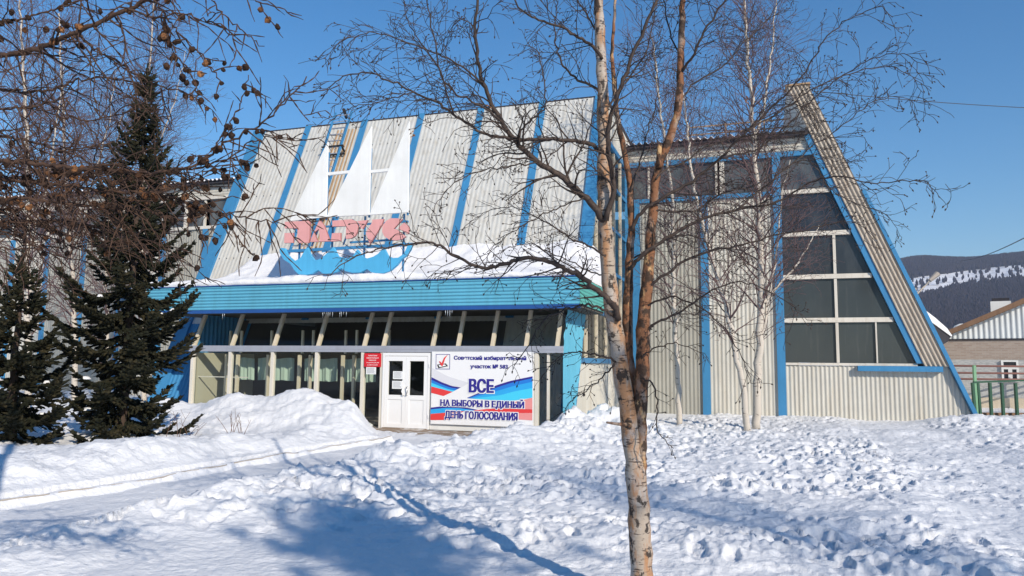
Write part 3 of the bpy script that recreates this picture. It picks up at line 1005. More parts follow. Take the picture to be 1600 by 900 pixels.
b.build('end_slab', M['sheet'], hall)
b = MB()
b.ext([(u_in(2.0) - 0.24, 2.095), (u_in(2.0) - 0.005, 2.095), (u_in(10.95) - 0.005, 10.95), (u_in(10.95) - 0.24, 10.95)], lambda a, q, h: (a, h, q), DW - 0.14, DW + 0.03)
b.build('blue_batten', M['blue'], hall)
b = MB()
b.ext([(u_out(-.3) + 0.005, -0.3), (u_out(-.3) + 0.15, -0.3), (u_out(8.6) + 0.15, 8.6), (u_out(8.6) + 0.005, 8.6)], lambda a, q, h: (a, h, q), DW - 0.22, DW + 0.1)
b.build('blue_batten', M['blue'], hall)
b = MB(); b.box(10.98, 11.9, DW - 0.24, DW + 0.5, 12.905, 12.97); b.build('end_slab_cap', M['rust'], hall)


def wing_roof(u0, u1):
    b = MB()
    b.box(u0, u1, DW - 0.32, 24, 10.88, 10.99)
    n = int((u1 - u0) / 0.03)
    u = np.linspace(u0, u1, n)
    zz = 11.03 + 0.05 * np.sin(u / 0.26 * 2 * math.pi)
    V = np.stack([np.stack([u, np.full(n, d), z_], -1) for d, z_ in ((DW - 0.4, np.full(n, 10.985)), (DW - 0.4, zz), (DW + 2, zz + 0.12), (DW + 8, zz + 0.4))], 1)
    b.grid(V)
    b.build('wing_roof', M['roofdark'], hall)
    b = MB()
    ss = zz + 0.03 + 0.05 * np.clip(fbm(u * 0.8, u * 0, 3, 91) + 0.15, 0, 1)
    V = np.stack([np.stack([u, np.full(n, d), z_], -1) for d, z_ in ((DW - 0.36, zz + 0.005), (DW - 0.3, ss), (DW + 2, ss + 0.16), (DW + 8, ss + 0.44))], 1)
    b.grid(V)
    o = b.build('roof_snow', M['roofsnow'], None, True)
    o.location, o.rotation_euler = O, (0, 0, -YAW)
    tag(o, 'thin snow on the corrugated roof edge of the right wing' if u0 > 0 else 'thin snow on the corrugated roof edge of the left wing', 'snow')


wing_roof(VR + 0.1, 11.75)
wing_roof(-36, UL - 0.1)
rl = empty('roof_railing'); rl.parent = hall
b = MB()
for z in (11.75, 12.1, 12.45):
    b.bar((7.0, DW + 2.5, z), (12.2, DW + 2.5, z), 0.05, 0.05)
b.build('rail', M['rust'], rl)
for u in (7.0, 8.6, 10.2, 11.6):
    b = MB(); b.bar((u, DW + 2.5, 11.2), (u, DW + 2.5, 12.5), 0.06, 0.06); b.build('railing_post', M['rust'], rl)

# ---- left wing
posts = [-11.4, -14.1, -16.75, -19.4, -22.1, -24.75, -27.4, -30.0, -32.7]
for i in range(len(posts) - 1):
    b = MB()
    b.corr(posts[i + 1], posts[i], const(-0.3), const(8.6), WF, 0.155, 0.011)
    b.build('wing_panel', M['sheet_grey'] if i % 3 else M['sheet'], hall, True)
    a, c = posts[i + 1] + 0.15, posts[i] - 0.15
    window('wing_window', [(a, 8.76), (c, 8.76), (c, 10.12), (a, 10.12)], M['dusty'], [((a + c) / 2 - 0.09, (a + c) / 2 + 0.09, 8.76, 10.12), (c - 0.02, c + 0.1, 8.76, 10.12)], M['framewhite'])
b = MB(); b.corr(posts[0], UL + 0.1, const(-0.3), const(10.3), WF, 0.155, 0.011); b.build('wing_panel', M['sheet'], hall, True)
for u in posts:
    b = MB(); b.box(u - 0.14, u + 0.14, DW - 0.10, DW + 0.02, -0.3, 8.6); b.build('blue_post', M['blue'], hall)
b = MB(); b.box(-33, UL, DW - 0.09, DW + 0.05, 8.6, 8.76); b.build('window_sill', M['framewhite'], hall)
b = MB(); b.box(-33, UL, DW - 0.11, DW + 0.05, 10.12, 10.25); b.build('window_head', M['framewhite'], hall)
b = MB(); b.corr(10.25, 10.9, const(-33), const(UL), HZ, 0.14, 0.016); b.build('eave_fascia', M['sheet'], hall, True)
b = MB(); b.box(-33, -32.95, DW, 24, -0.3, 10.9); b.box(-33, 11.8, 24.05, 24.1, -0.3, 10.7); b.build('rear_wall', M['sheet_grey'], hall)

# ---- ladder on the leaning front (rails, rungs, a small platform)
lad = empty('roof_ladder'); lad.parent = hall
for u in (-6.75, -5.98):
    b = MB(); b.bar(SL(u, 5.9, 0.30), SL(u, 12.15, 0.30), 0.07, 0.06); b.build('ladder_rail', M['blue'], lad)
b = MB()
for k in range(20):
    z = 6.1 + k * 0.31
    b.bar(SL(-6.72, z, 0.30), SL(-6.01, z, 0.30), 0.03, 0.03)
b.build('ladder_rungs', M['alu'], lad)
for z in (7.55, 10.45):
    b = MB()
    b.bar(SL(-6.85, z, 0.34), SL(-5.85, z, 0.34), 0.05, 0.05)
    for u in (-6.75, -5.95): b.bar(SL(u, z - .05, 0.02), SL(u, z, 0.36), 0.06, 0.06)
    b.bar(SL(-6.85, z - .22, 0.10), SL(-5.85, z - .22, 0.10), 0.06, 0.06)
    b.build('ladder_bracket', M['black'], lad)
b = MB(); b.bar(SL(-6.3, 12.0, 0.1), SL(-6.5, 12.4, 0.2), 0.09, 0.09); b.build('ladder_hook', M['black'], lad)
b = MB(); b.corr(-6.62, -5.7, const(6.0), const(11.5), lambda u, z, h: SL(u, z, h + 0.004), 0.17, 0.018); b.build('rusty_sheet', M['rust'], lad, True)

# ------------------------------------------------------------------ the sign: three sails, the name, the boat
sign = tag(empty('sailboat_sign', O, -YAW), 'roof sign of three white sails, pink letters and a blue boat', 'sign')
SP = lambda a, q, h: (a, h, q)
SAILS = [[(-3.125, 8.916), (-3.094, 6.486), (-4.44, 6.413)], [(-1.573, 9.273), (-1.568, 6.463), (-3.071, 6.485)], [(-0.267, 9.312), (-0.234, 6.469), (-1.546, 6.462)]]
for s in SAILS:
    b = MB(); b.ext(s, SP, 0.16, 0.23)
    o = b.build('sail', M['sail'], sign)
for a, c, z in ((-3.10, -1.6, 7.88), (-1.56, -0.3, 7.84)):
    b = MB(); b.bar((a, 0.24, z), (c, 0.24, z + .02), 0.09, 0.09); b.build('crossbar', M['sail'], sign)
b = MB(); b.bar((-0.92, 0.24, 7.82), (-0.97, 0.26, 7.0), 0.08, 0.08); b.build('crossbar', M['sail'], sign)
LET = {
'P': [[(-4.585, 6.394), (-3.651, 6.381), (-3.632, 5.812), (-3.667, 5.671), (-4.075, 5.69), (-4.09, 6.16), (-4.573, 6.185)],
      [(-4.57, 6.03), (-4.25, 6.02), (-4.24, 5.699), (-4.572, 5.704)]],
'A': [[(-3.293, 6.386), (-3.121, 6.2), (-2.891, 5.691), (-3.25, 5.694), (-3.255, 5.795), (-3.30, 6.10), (-3.47, 6.0), (-3.36, 5.738), (-3.262, 5.693), (-3.603, 5.698), (-3.559, 5.838)]],
'R': [[(-2.827, 6.338), (-2.138, 6.348), (-2.006, 6.289), (-1.903, 6.124), (-1.929, 5.952), (-2.005, 5.811), (-2.148, 5.745), (-2.325, 5.739), (-2.33, 6.14), (-2.819, 6.155)],
      [(-2.824, 5.94), (-2.52, 5.94), (-2.51, 5.685), (-2.857, 5.68)]],
'U': [[(-1.941, 6.28), (-1.575, 6.293), (-1.75, 6.02), (-1.804, 6.047)],
      [(-1.437, 6.294), (-1.031, 6.301), (-1.082, 6.126), (-1.482, 5.543), (-1.63, 5.89), (-1.41, 6.232)]],
'C': [[(-0.389, 6.255), (-0.561, 6.293), (-0.78, 6.305), (-0.95, 6.228), (-1.062, 6.068), (-1.066, 5.897), (-0.982, 5.75), (-0.823, 5.652), (-0.603, 5.614), (-0.387, 5.638), (-0.266, 5.717), (-0.582, 5.959), (-0.676, 5.977)],
      [(-0.325, 6.15), (-0.24, 6.09), (-0.18, 5.99), (-0.165, 5.90), (-0.19, 5.79), (-0.53, 5.985)]]}
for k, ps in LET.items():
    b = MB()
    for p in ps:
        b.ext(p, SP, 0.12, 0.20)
        b.F[-1] = (b.F[-1][0], 1)                       # shade on the box letter returns, painted in as a deeper pink
    b.build('letter', [M['pink'], M['pinkshade']], sign)
HULL = [(-4.736, 5.502), (-4.693, 5.554), (-4.554, 5.539), (-4.476, 5.372), (-4.349, 5.234), (-4.156, 5.153), (-3.939, 5.248), (-3.81, 5.406), (-3.714, 5.52), (-3.569, 5.308), (-3.428, 5.156), (-3.262, 5.179), (-3.035, 5.317), (-2.872, 5.398), (-2.761, 5.496), (-2.604, 5.271), (-2.438, 5.207), (-2.241, 5.171), (-2.049, 5.25), (-1.909, 5.389), (-1.726, 5.21), (-1.564, 5.146), (-1.343, 5.195), (-1.188, 5.275), (-1.003, 5.409), (-0.856, 5.205), (-0.682, 5.128), (-0.496, 5.135), (-0.314, 5.241), (-0.211, 5.405), (-0.168, 5.53), (-0.045, 5.511), (-0.101, 5.317), (-0.249, 5.126), (-0.401, 5.033), (-0.55, 4.856), (-0.763, 4.694), (-1.01, 4.623), (-1.23, 4.638), (-1.389, 4.662), (-1.552, 4.775), (-1.771, 4.674), (-2.06, 4.671), (-2.289, 4.727), (-2.456, 4.832), (-2.582, 4.721), (-2.875, 4.658), (-3.108, 4.679), (-3.279, 4.8), (-3.475, 4.69), (-3.709, 4.653), (-3.981, 4.675), (-4.158, 4.828), (-4.305, 5.025), (-4.553, 5.167), (-4.7, 5.351)]
HULL = [(a, q - 0.05 if 5.1 < q < 5.36 and -4.52 < a < -0.28 and 5 <= i <= 31 else q) for i, (a, q) in enumerate(HULL)]
b = MB(); b.ext(HULL, SP, 0.12, 0.24); b.build('boat', M['hull'], sign)
b = MB()
b.bar((-4.62, 0.28, 5.46), (-0.1, 0.28, 5.50), 0.06, 0.09)
b.bar((-2.3, 0.34, 5.66), (-0.5, 0.34, 5.68), 0.05, 0.06)
b.bar((-4.4, 0.34, 6.2), (-0.3, 0.34, 6.22), 0.06, 0.06)
for u in (-4.15, -2.95, -1.8, -0.45):
    b.bar((u, 0.36, 4.35), (u, 0.36, 6.47), 0.05, 0.05)
for u in (-3.5, -2.35, -1.3):
    b.bar((u - 0.2, 0.36, 5.6), (u + 0.12, 0.36, 6.4), 0.04, 0.04)
for u in (-3.1, -1.57, -0.25):
    b.bar((u - 0.04, 0.27, 6.4), (u - 0.04, 0.27, 8.6), 0.05, 0.05)
b.build('sign_frame', M['blue'], sign)

# ------------------------------------------------------------------ lettering helper
FONT_DG = None


def text_mesh(name, body, u0, u1, z0, z1, d, m, parent, bold=0.0, shear=0.0, spread=((0, 0),)):
    cu = bpy.data.curves.new(name, 'FONT')
    cu.body, cu.offset, cu.resolution_u, cu.shear = body, bold, 3, shear
    o = bpy.data.objects.new(name, cu)
    COL.objects.link(o)
    dg = bpy.context.evaluated_depsgraph_get()
    me = bpy.data.meshes.new_from_object(o.evaluated_get(dg))
    COL.objects.unlink(o)
    bpy.data.objects.remove(o)
    n = len(me.vertices)
    co = np.empty(n * 3, np.float32)
    me.vertices.foreach_get('co', co)
    co = co.reshape(-1, 3)
    lo, hi = co.min(0), co.max(0)
    out_ = np.empty((n, 3), np.float32)
    out_[:, 0] = u0 + (co[:, 0] - lo[0]) / (hi[0] - lo[0]) * (u1 - u0)
    out_[:, 2] = z0 + (co[:, 1] - lo[1]) / (hi[1] - lo[1]) * (z1 - z0)
    out_[:, 1] = d
    polys = [np.array(p.vertices) for p in me.polygons]
    b = MB()
    for i, (dx, dz) in enumerate(spread):            # layers of the same word, shifted a little, thicken the strokes
        base = b.n
        b.V.append(out_ + np.array([dx, -0.0003 * i, dz]))
        b.n += n
        b.F += [(p[None] + base, 0) for p in polys]
    return b.build(name, m, parent)


# ------------------------------------------------------------------ banner
ban = tag(empty('election_banner', O, -YAW), 'large white election banner with red and blue swooshes hung right of the door', 'banner')
bump(M['vinyl'], (1, 1, 1), 2.5, 0.02, 3.0, 0.5)
bu = lambda x: 0.80 + (x - 35) * 0.002955
bz = lambda y: 2.255 - (y - 65) * 0.00262
nu_, nz_ = 60, 30
uu = np.linspace(0.80, 3.86, nu_)
zz = np.linspace(0.20, 2.26, nz_)
BU, BZ = np.meshgrid(uu, zz, indexing='ij')


def bd(u, z):
    u, z = np.asarray(u, float), np.asarray(z, float)
    return -0.13 + 0.006 * np.sin(u * 1.3 + 0.6) * np.sin(z * 1.4)


b = MB()
b.grid(np.stack([BU, bd(BU, BZ), BZ], -1))
b.grid(np.stack([BU, bd(BU, BZ) + 0.006, BZ], -1)[::-1])
b.build('banner_sheet', M['vinyl'], ban, True)


def conform(o, off):
    me = o.data
    n = len(me.vertices)
    co = np.empty(n * 3, np.float32)
    me.vertices.foreach_get('co', co)
    co = co.reshape(-1, 3)
    co[:, 1] = bd(co[:, 0], co[:, 2]) - off + np.clip(co[:, 1], -0.004, 0)
    me.vertices.foreach_set('co', co.ravel())
    me.update()


def stripe(top, bot, m, off, parent=ban):
    "band between two edge curves given in banner pixels, cut into short strips"
    t, q = np.asarray(top, float), np.asarray(bot, float)
    s = np.linspace(0, 1, 26)
    def rs(p):
        dd = np.concatenate([[0], np.cumsum(np.hypot(*np.diff(p, axis=0).T))])
        # smooth resample
        x = np.interp(s, dd / dd[-1], p[:, 0]); y = np.interp(s, dd / dd[-1], p[:, 1])
        for _ in range(3):
            x[1:-1] = (x[:-2] + 2 * x[1:-1] + x[2:]) / 4; y[1:-1] = (y[:-2] + 2 * y[1:-1] + y[2:]) / 4
        return x, y
    tx, ty = rs(t); qx, qy = rs(q)
    k = np.linspace(0, 1, 7)
    Xg = tx[:, None] * (1 - k) + qx[:, None] * k
    Yg = ty[:, None] * (1 - k) + qy[:, None] * k
    u, z = bu(Xg), bz(Yg)
    b = MB(); b.grid(np.stack([u, bd(u, z) - off, z], -1))
    o = b.build('printed_stripe', m, parent, True)


stripe([(35, 240), (200, 330), (430, 400)], [(35, 345), (190, 415), (345, 452)], M['grey_tint'], 0.003)
stripe([(35, 345), (150, 400), (250, 436), (345, 450)], [(35, 372), (140, 420), (240, 454), (318, 465)], M['navy_print'], 0.006)
stripe([(35, 372), (140, 420), (240, 454), (318, 465)], [(35, 405), (140, 445), (230, 475), (285, 484)], M['blue_print'], 0.006)
stripe([(35, 405), (140, 445), (230, 475), (285, 484)], [(35, 445), (140, 470), (220, 490), (262, 498)], M['cyan_print'], 0.006)
stripe([(35, 445), (140, 470), (220, 490), (262, 498)], [(35, 515), (80, 525), (125, 536), (165, 546)], M['red_print'], 0.006)
stripe([(410, 560), (560, 490), (690, 425), (850, 368), (1065, 318)], [(420, 562), (580, 498), (705, 445), (860, 388), (1065, 338)], M['navy_print'], 0.006)
stripe([(420, 562), (580, 498), (705, 445), (860, 388), (1065, 338)], [(440, 564), (600, 515), (730, 475), (870, 425), (1065, 375)], M['blue_print'], 0.006)
stripe([(440, 564), (600, 515), (730, 475), (870, 425), (1065, 375)], [(470, 566), (640, 540), (760, 520), (880, 480), (1065, 440)], M['mid_print'], 0.006)
stripe([(470, 566), (640, 540), (760, 520), (880, 480), (1065, 440)], [(500, 568), (660, 575), (780, 585), (890, 575), (1065, 540)], M['cyan_print'], 0.006)
stripe([(890, 590), (960, 570), (1065, 540)], [(760, 668), (900, 660), (1065, 660)], M['rose_print'], 0.007)
stripe([(480, 690), (640, 668), (800, 660), (1065, 662)], [(560, 720), (700, 700), (860, 705), (1065, 700)], M['red_print'], 0.007)
stripe([(920, 704), (1000, 700), (1065, 698)], [(935, 770), (1000, 772), (1065, 775)], M['rose_print'], 0.007)
stripe([(33, 675), (200, 650), (360, 655), (560, 690)], [(33, 695), (200, 672), (340, 672), (500, 690)], M['navy_print'], 0.006)
stripe([(33, 695), (200, 672), (340, 672), (500, 690)], [(33, 742), (200, 722), (340, 704), (470, 694)], M['mid_print'], 0.006)
stripe([(33, 744), (150, 730), (280, 716), (385, 700)], [(33, 810), (120, 806), (200, 802), (260, 780)], M['red_print'], 0.006)


def btext(body, x0, x1, y0, y1, m, off, thick, outline=0.0):
    if outline:
        e = thick + outline
        o = text_mesh('lettering_outline', body, bu(x0) - .004, bu(x1) + .004, bz(y1) - .004, bz(y0) + .004, 0, M['white_print'], ban, 0.018,
                      spread=[(e * a, outline * c) for a in (-1, -.5, 0, .5, 1) for c in (-1, 0, 1)])
        conform(o, off - 0.007)
    o = text_mesh('lettering', body, bu(x0), bu(x1), bz(y1), bz(y0), 0, m, ban, 0.018, spread=[(thick * a, 0) for a in (-1, -.5, 0, .5, 1)])
    conform(o, off)


btext('Советский избирательный', 270, 1002, 106, 162, M['navy_print'], 0.010, 0.005)
btext('участок № 583', 442, 820, 198, 252, M['navy_print'], 0.010, 0.005)
btext('ВСЕ', 435, 680, 352, 503, M['navy_print'], 0.018, 0.018, 0.02)
btext('НА ВЫБОРЫ В ЕДИНЫЙ', 138, 985, 562, 668, M['navy_print'], 0.018, 0.010, 0.015)
btext('ДЕНЬ ГОЛОСОВАНИЯ', 188, 922, 700, 800, M['navy_print'], 0.018, 0.010, 0.015)
# emblem: box with a tick
lg = empty('ballot_emblem'); lg.parent = ban


def bpoly(pts, m, off, name):
    b = MB()
    P = [(bu(x), bz(y)) for x, y in pts]
    b.add([(u, float(bd(u, z)) - off, z) for u, z in P], [np.arange(len(P))])
    b.build(name, m, lg)


for r_ in ([(78, 92), (228, 92), (228, 97), (78, 97)], [(78, 250), (228, 250), (228, 256), (78, 256)], [(78, 97), (83, 97), (83, 250), (78, 250)], [(223, 97), (228, 97), (228, 250), (223, 250)]):
    bpoly(r_, M['navy_print'], 0.006, 'emblem_border')
bpoly([(92, 206), (185, 192), (208, 222), (106, 246)], M['black'], 0.006, 'emblem_box')
bpoly([(108, 212), (176, 203), (188, 218), (118, 233)], M['white_print'], 0.009, 'emblem_slot')
bpoly([(112, 168), (128, 172), (142, 190), (165, 130), (206, 95), (178, 140), (152, 222), (136, 218)], M['red_print'], 0.012, 'tick')

# ------------------------------------------------------------------ red plaque and paper notices
pq = tag(empty('red_notice_board', O, -YAW), 'small red notice board with white lines of lettering beside the door', 'sign')
b = MB(); b.box(-1.42, -0.86, -0.105, -0.085, 1.80, 2.20); b.build('board', M['red_sign'], pq)
for k, (l, t_) in enumerate(((0.15, 'ТЕРРИТОРИЯ'), (0.20, 'ИЗБИРАТЕЛЬНАЯ'), (0.12, 'КОМИССИЯ'), (0.21, 'УЧАСТКОВОЙ'), (0.17, 'СОВЕТСКОЙ'))):
    z = 2.13 - k * 0.068
    text_mesh('lettering', t_, -1.14 - l, -1.14 + l, z - 0.018, z + 0.018, -0.108, M['white_print'], pq, 0.018)


def notice(u0, u1, z0, z1, d, label):
    n = empty('paper_notice', W3((u0 + u1) / 2, d, z0), -YAW)
    tag(n, label, 'notice', 'paper notices around the door')
    wd, ht = (u1 - u0) / 2, z1 - z0
    b = MB(); b.box(-wd, wd, -0.004, 0.0, 0, ht); b.build('sheet', M['paper'], n)
    b = MB()
    for k in range(7):
        z = ht * (0.88 - k * 0.115)
        b.box(-wd * 0.8, wd * (0.8 - 0.3 * rng.random()), -0.007, -0.005, z - 0.008, z + 0.004)
    b.build('printed_lines', M['ink'], n)


notice(-1.35, -1.02, 1.58, 1.79, -0.09, 'white paper notice directly under the red notice board')
notice(-0.45, -0.12, 1.45, 1.68, -0.10, 'upper of two white paper notices on the door glass')
notice(-0.47, -0.14, 1.17, 1.40, -0.10, 'lower of two white paper notices on the door glass')

# ------------------------------------------------------------------ curtains and a plant inside
for i, (a, c) in enumerate(((-7.3, -6.55), (-6.35, -4.95), (-4.55, -3.3), (-3.1, -1.9))):
    b = MB()
    n = 60
    u = np.linspace(a, c, n)
    off = 1.45 + 0.03 * np.sin(u * 19) + 0.015 * np.sin(u * 43)
    zt = 2.04 + 0.02 * np.sin(u * 7)
    V = np.stack([np.stack([u, off + 0.03 * (1 - t), 1.30 + (zt - 1.30) * t + 0.01 * np.sin(u * 9) * (1 - t)], -1) for t in np.linspace(0, 1, 5)], 1)
    b.grid(V)
    V2 = V.copy(); V2[..., 1] += 0.006
    b.grid(V2[::-1])
    o = b.build('curtain', M['curtain'], None, True)
    o.location, o.rotation_euler = O, (0, 0, -YAW)
    tag(o, ['narrow grey green curtain behind the leftmost entrance window', 'grey green curtain behind the second entrance window from the left',
            'grey green curtain behind the third entrance window from the left', 'grey green curtain behind the entrance window nearest the door'][i], 'curtain', 'curtains inside the entrance')


# ------------------------------------------------------------------ trees
def unit(v):
    v = np.asarray(v, float)
    return v / (np.linalg.norm(v) + 1e-9)


def spline(P, n):
    P = np.asarray(P, float)
    d = np.concatenate([[0], np.cumsum(np.linalg.norm(np.diff(P, axis=0), axis=1))])
    t = np.linspace(0, d[-1], n)
    out_ = np.stack([np.interp(t, d, P[:, k]) for k in range(P.shape[1])], 1)
    for _ in range(2):
        out_[1:-1] = (out_[:-2] + 2 * out_[1:-1] + out_[2:]) / 4
    return out_, d[-1]


def rand_perp(d, R):
    v = np.array([R.gauss(0, 1) for _ in range(3)])
    v -= d * (v @ d)
    return unit(v)


def twig(b, p, d, Ln, r, lvl, R, st):
    "one shoot and, below it, its side shoots"
    n = max(3, int(Ln / st['step']))
    pts, q, dd = [p], np.array(p, float), unit(d)
    seg = Ln / n
    for i in range(n):
        f = i / n
        dd = unit(dd + np.array([R.gauss(0, 1), R.gauss(0, 1), R.gauss(0, 1)]) * st['wig'] + np.array([0, 0, -1]) * st['droop'][lvl] * (0.4 + f) * seg * 6)
        q = q + dd * seg
        pts.append(q)
        if lvl > 0 and i >= (0 if lvl < st['top'] else 1):
            for _ in range(st['kids'][lvl]):
                if R.random() < st['prob'][lvl]:
                    side_ = rand_perp(dd, R)
                    kd = unit(dd * R.uniform(0.55, 1.0) + side_ * R.uniform(0.5, 0.95) + np.array([0, 0, st['up'][lvl]]))
                    twig(b, q, kd, Ln * R.uniform(*st['len']) * (1 - 0.45 * f), max(st['rmin'], r * (1 - f * 0.6) * 0.55), lvl - 1, R, st)
    P = np.array(pts)
    rr = np.linspace(r, max(st['rmin'] * 0.75, r * 0.3), len(P))
    if st.get('knob'):
        b.tube(*knobs(P, rr, R, st['knob']), 4 if r < 0.01 else 5, 0, False)
    else:
        b.tube(P, rr, 3 if r < 0.006 else 5, 0, False)
    if lvl == 0 and st.get('bud') and R.random() < st['bud']:
        b.tube([q, q + dd * 0.008, q + dd * 0.018 + np.array([0, 0, -0.004])], [0.002, 0.0065, 0.001], 4, 0, False)


def knobs(P, rr, R, k):
    out_, ro = [], []
    for i in range(len(P) - 1):
        L_ = np.linalg.norm(P[i + 1] - P[i])
        m = max(1, int(L_ / 0.02))
        for j in range(m):
            t = j / m
            c = P[i] * (1 - t) + P[i + 1] * t
            out_.append(c); ro.append(rr[i] * (1.0 if (len(out_) % 2) else k))
    out_.append(P[-1]); ro.append(rr[-1])
    return np.array(out_), np.array(ro)


BIRCH = dict(step=0.06, wig=0.14, droop=[0.34, 0.20, 0.05, 0.0], kids=[0, 1, 1, 1], prob=[0, 0.62, 0.72, 0.7], up=[0, -0.05, 0.10, 0.2], len=(0.32, 0.68), rmin=0.0024, top=2, bud=0.6)

birch = tag(empty('birch_tree', (1.05, 6.0, 0.05)), 'bare birch in the foreground with forked peeling orange and white trunk', 'tree', 'bare birches')
BO = np.array([1.05, 6.0, 0.05])


def limb_px(pts, D0, D1, n):
    "photo positions along a limb, with the distance sliding from D0 to D1"
    d = np.linspace(D0, D1, len(pts))
    P = [at(x, y, Y) - BO for (x, y), Y in zip(pts, d)]
    return spline(P, n)


def wobble(P, amp, R):
    k = np.array([[R.gauss(0, 1) for _ in range(3)] for _ in range(len(P))]) * amp
    k[0] = 0
    return P + k


def trunk_stem(pts, D0, D1, r, n, m, name='trunk'):
    P, _ = limb_px(pts, D0, D1, n)
    R = random.Random(int(pts[0][1]))
    P = wobble(P, 0.004, R)
    rr = np.interp(np.linspace(0, 1, n), np.linspace(0, 1, len(r)), r) * np.array([1 + R.uniform(-.06, .09) for _ in range(n)])
    b = MB(); b.tube(P, rr, 14)
    return b.build(name, m, birch, True), P


trunk_stem([(1004, 960), (1003, 900), (1001, 850), (998, 790), (992, 720), (986, 670), (977, 620), (968, 560), (962, 520), (955, 470), (950, 420), (946, 360), (943, 290), (943, 200), (940, 110), (936, 20), (932, -80), (925, -200)], 6.0, 6.05,
           [0.094, 0.088, 0.084, 0.080, 0.078, 0.068, 0.064, 0.062, 0.060, 0.056, 0.052, 0.048, 0.046, 0.042, 0.038, 0.032, 0.026, 0.018], 70, M['bark'])
trunk_stem([(1001, 800), (1003, 765), (1004, 730), (1003, 690), (1002, 640), (1003, 580), (1006, 500), (1012, 430), (1018, 360), (1022, 300), (1026, 262), (1033, 247), (1045, 220), (1055, 195), (1061, 160), (1063, 110), (1063, 60), (1067, 0), (1075, -100), (1085, -200)], 6.0, 5.9,
           [0.01, 0.025, 0.040, 0.052, 0.057, 0.056, 0.050, 0.046, 0.040, 0.036, 0.033, 0.031, 0.031, 0.030, 0.028, 0.022, 0.020, 0.017, 0.014, 0.01], 76, M['orangebark'])
trunk_stem([(1001, 720), (994, 660), (986, 600), (980, 540), (979, 490), (983, 420), (987, 370), (985, 290), (976, 240), (968, 200), (960, 150), (956, 80), (962, 0), (970, -90)], 6.02, 6.3,
           [0.05, 0.048, 0.044, 0.040, 0.036, 0.031, 0.028, 0.025, 0.022, 0.019, 0.016, 0.012, 0.01, 0.007], 60, M['orangebark'])
b = MB()
P, _ = limb_px([(1030, 262), (1029, 245), (1031, 226)], 5.9, 5.88, 6)
b.tube(P, [0.026, 0.024, 0.022, 0.021, 0.02, 0.018], 10)
P, _ = limb_px([(985, 664), (966, 663), (948, 660)], 5.95, 5.85, 6)
b.tube(P, [0.02, 0.016, 0.014, 0.012, 0.010, 0.008], 8)
b.build('stub', M['orangebark'], birch, True)

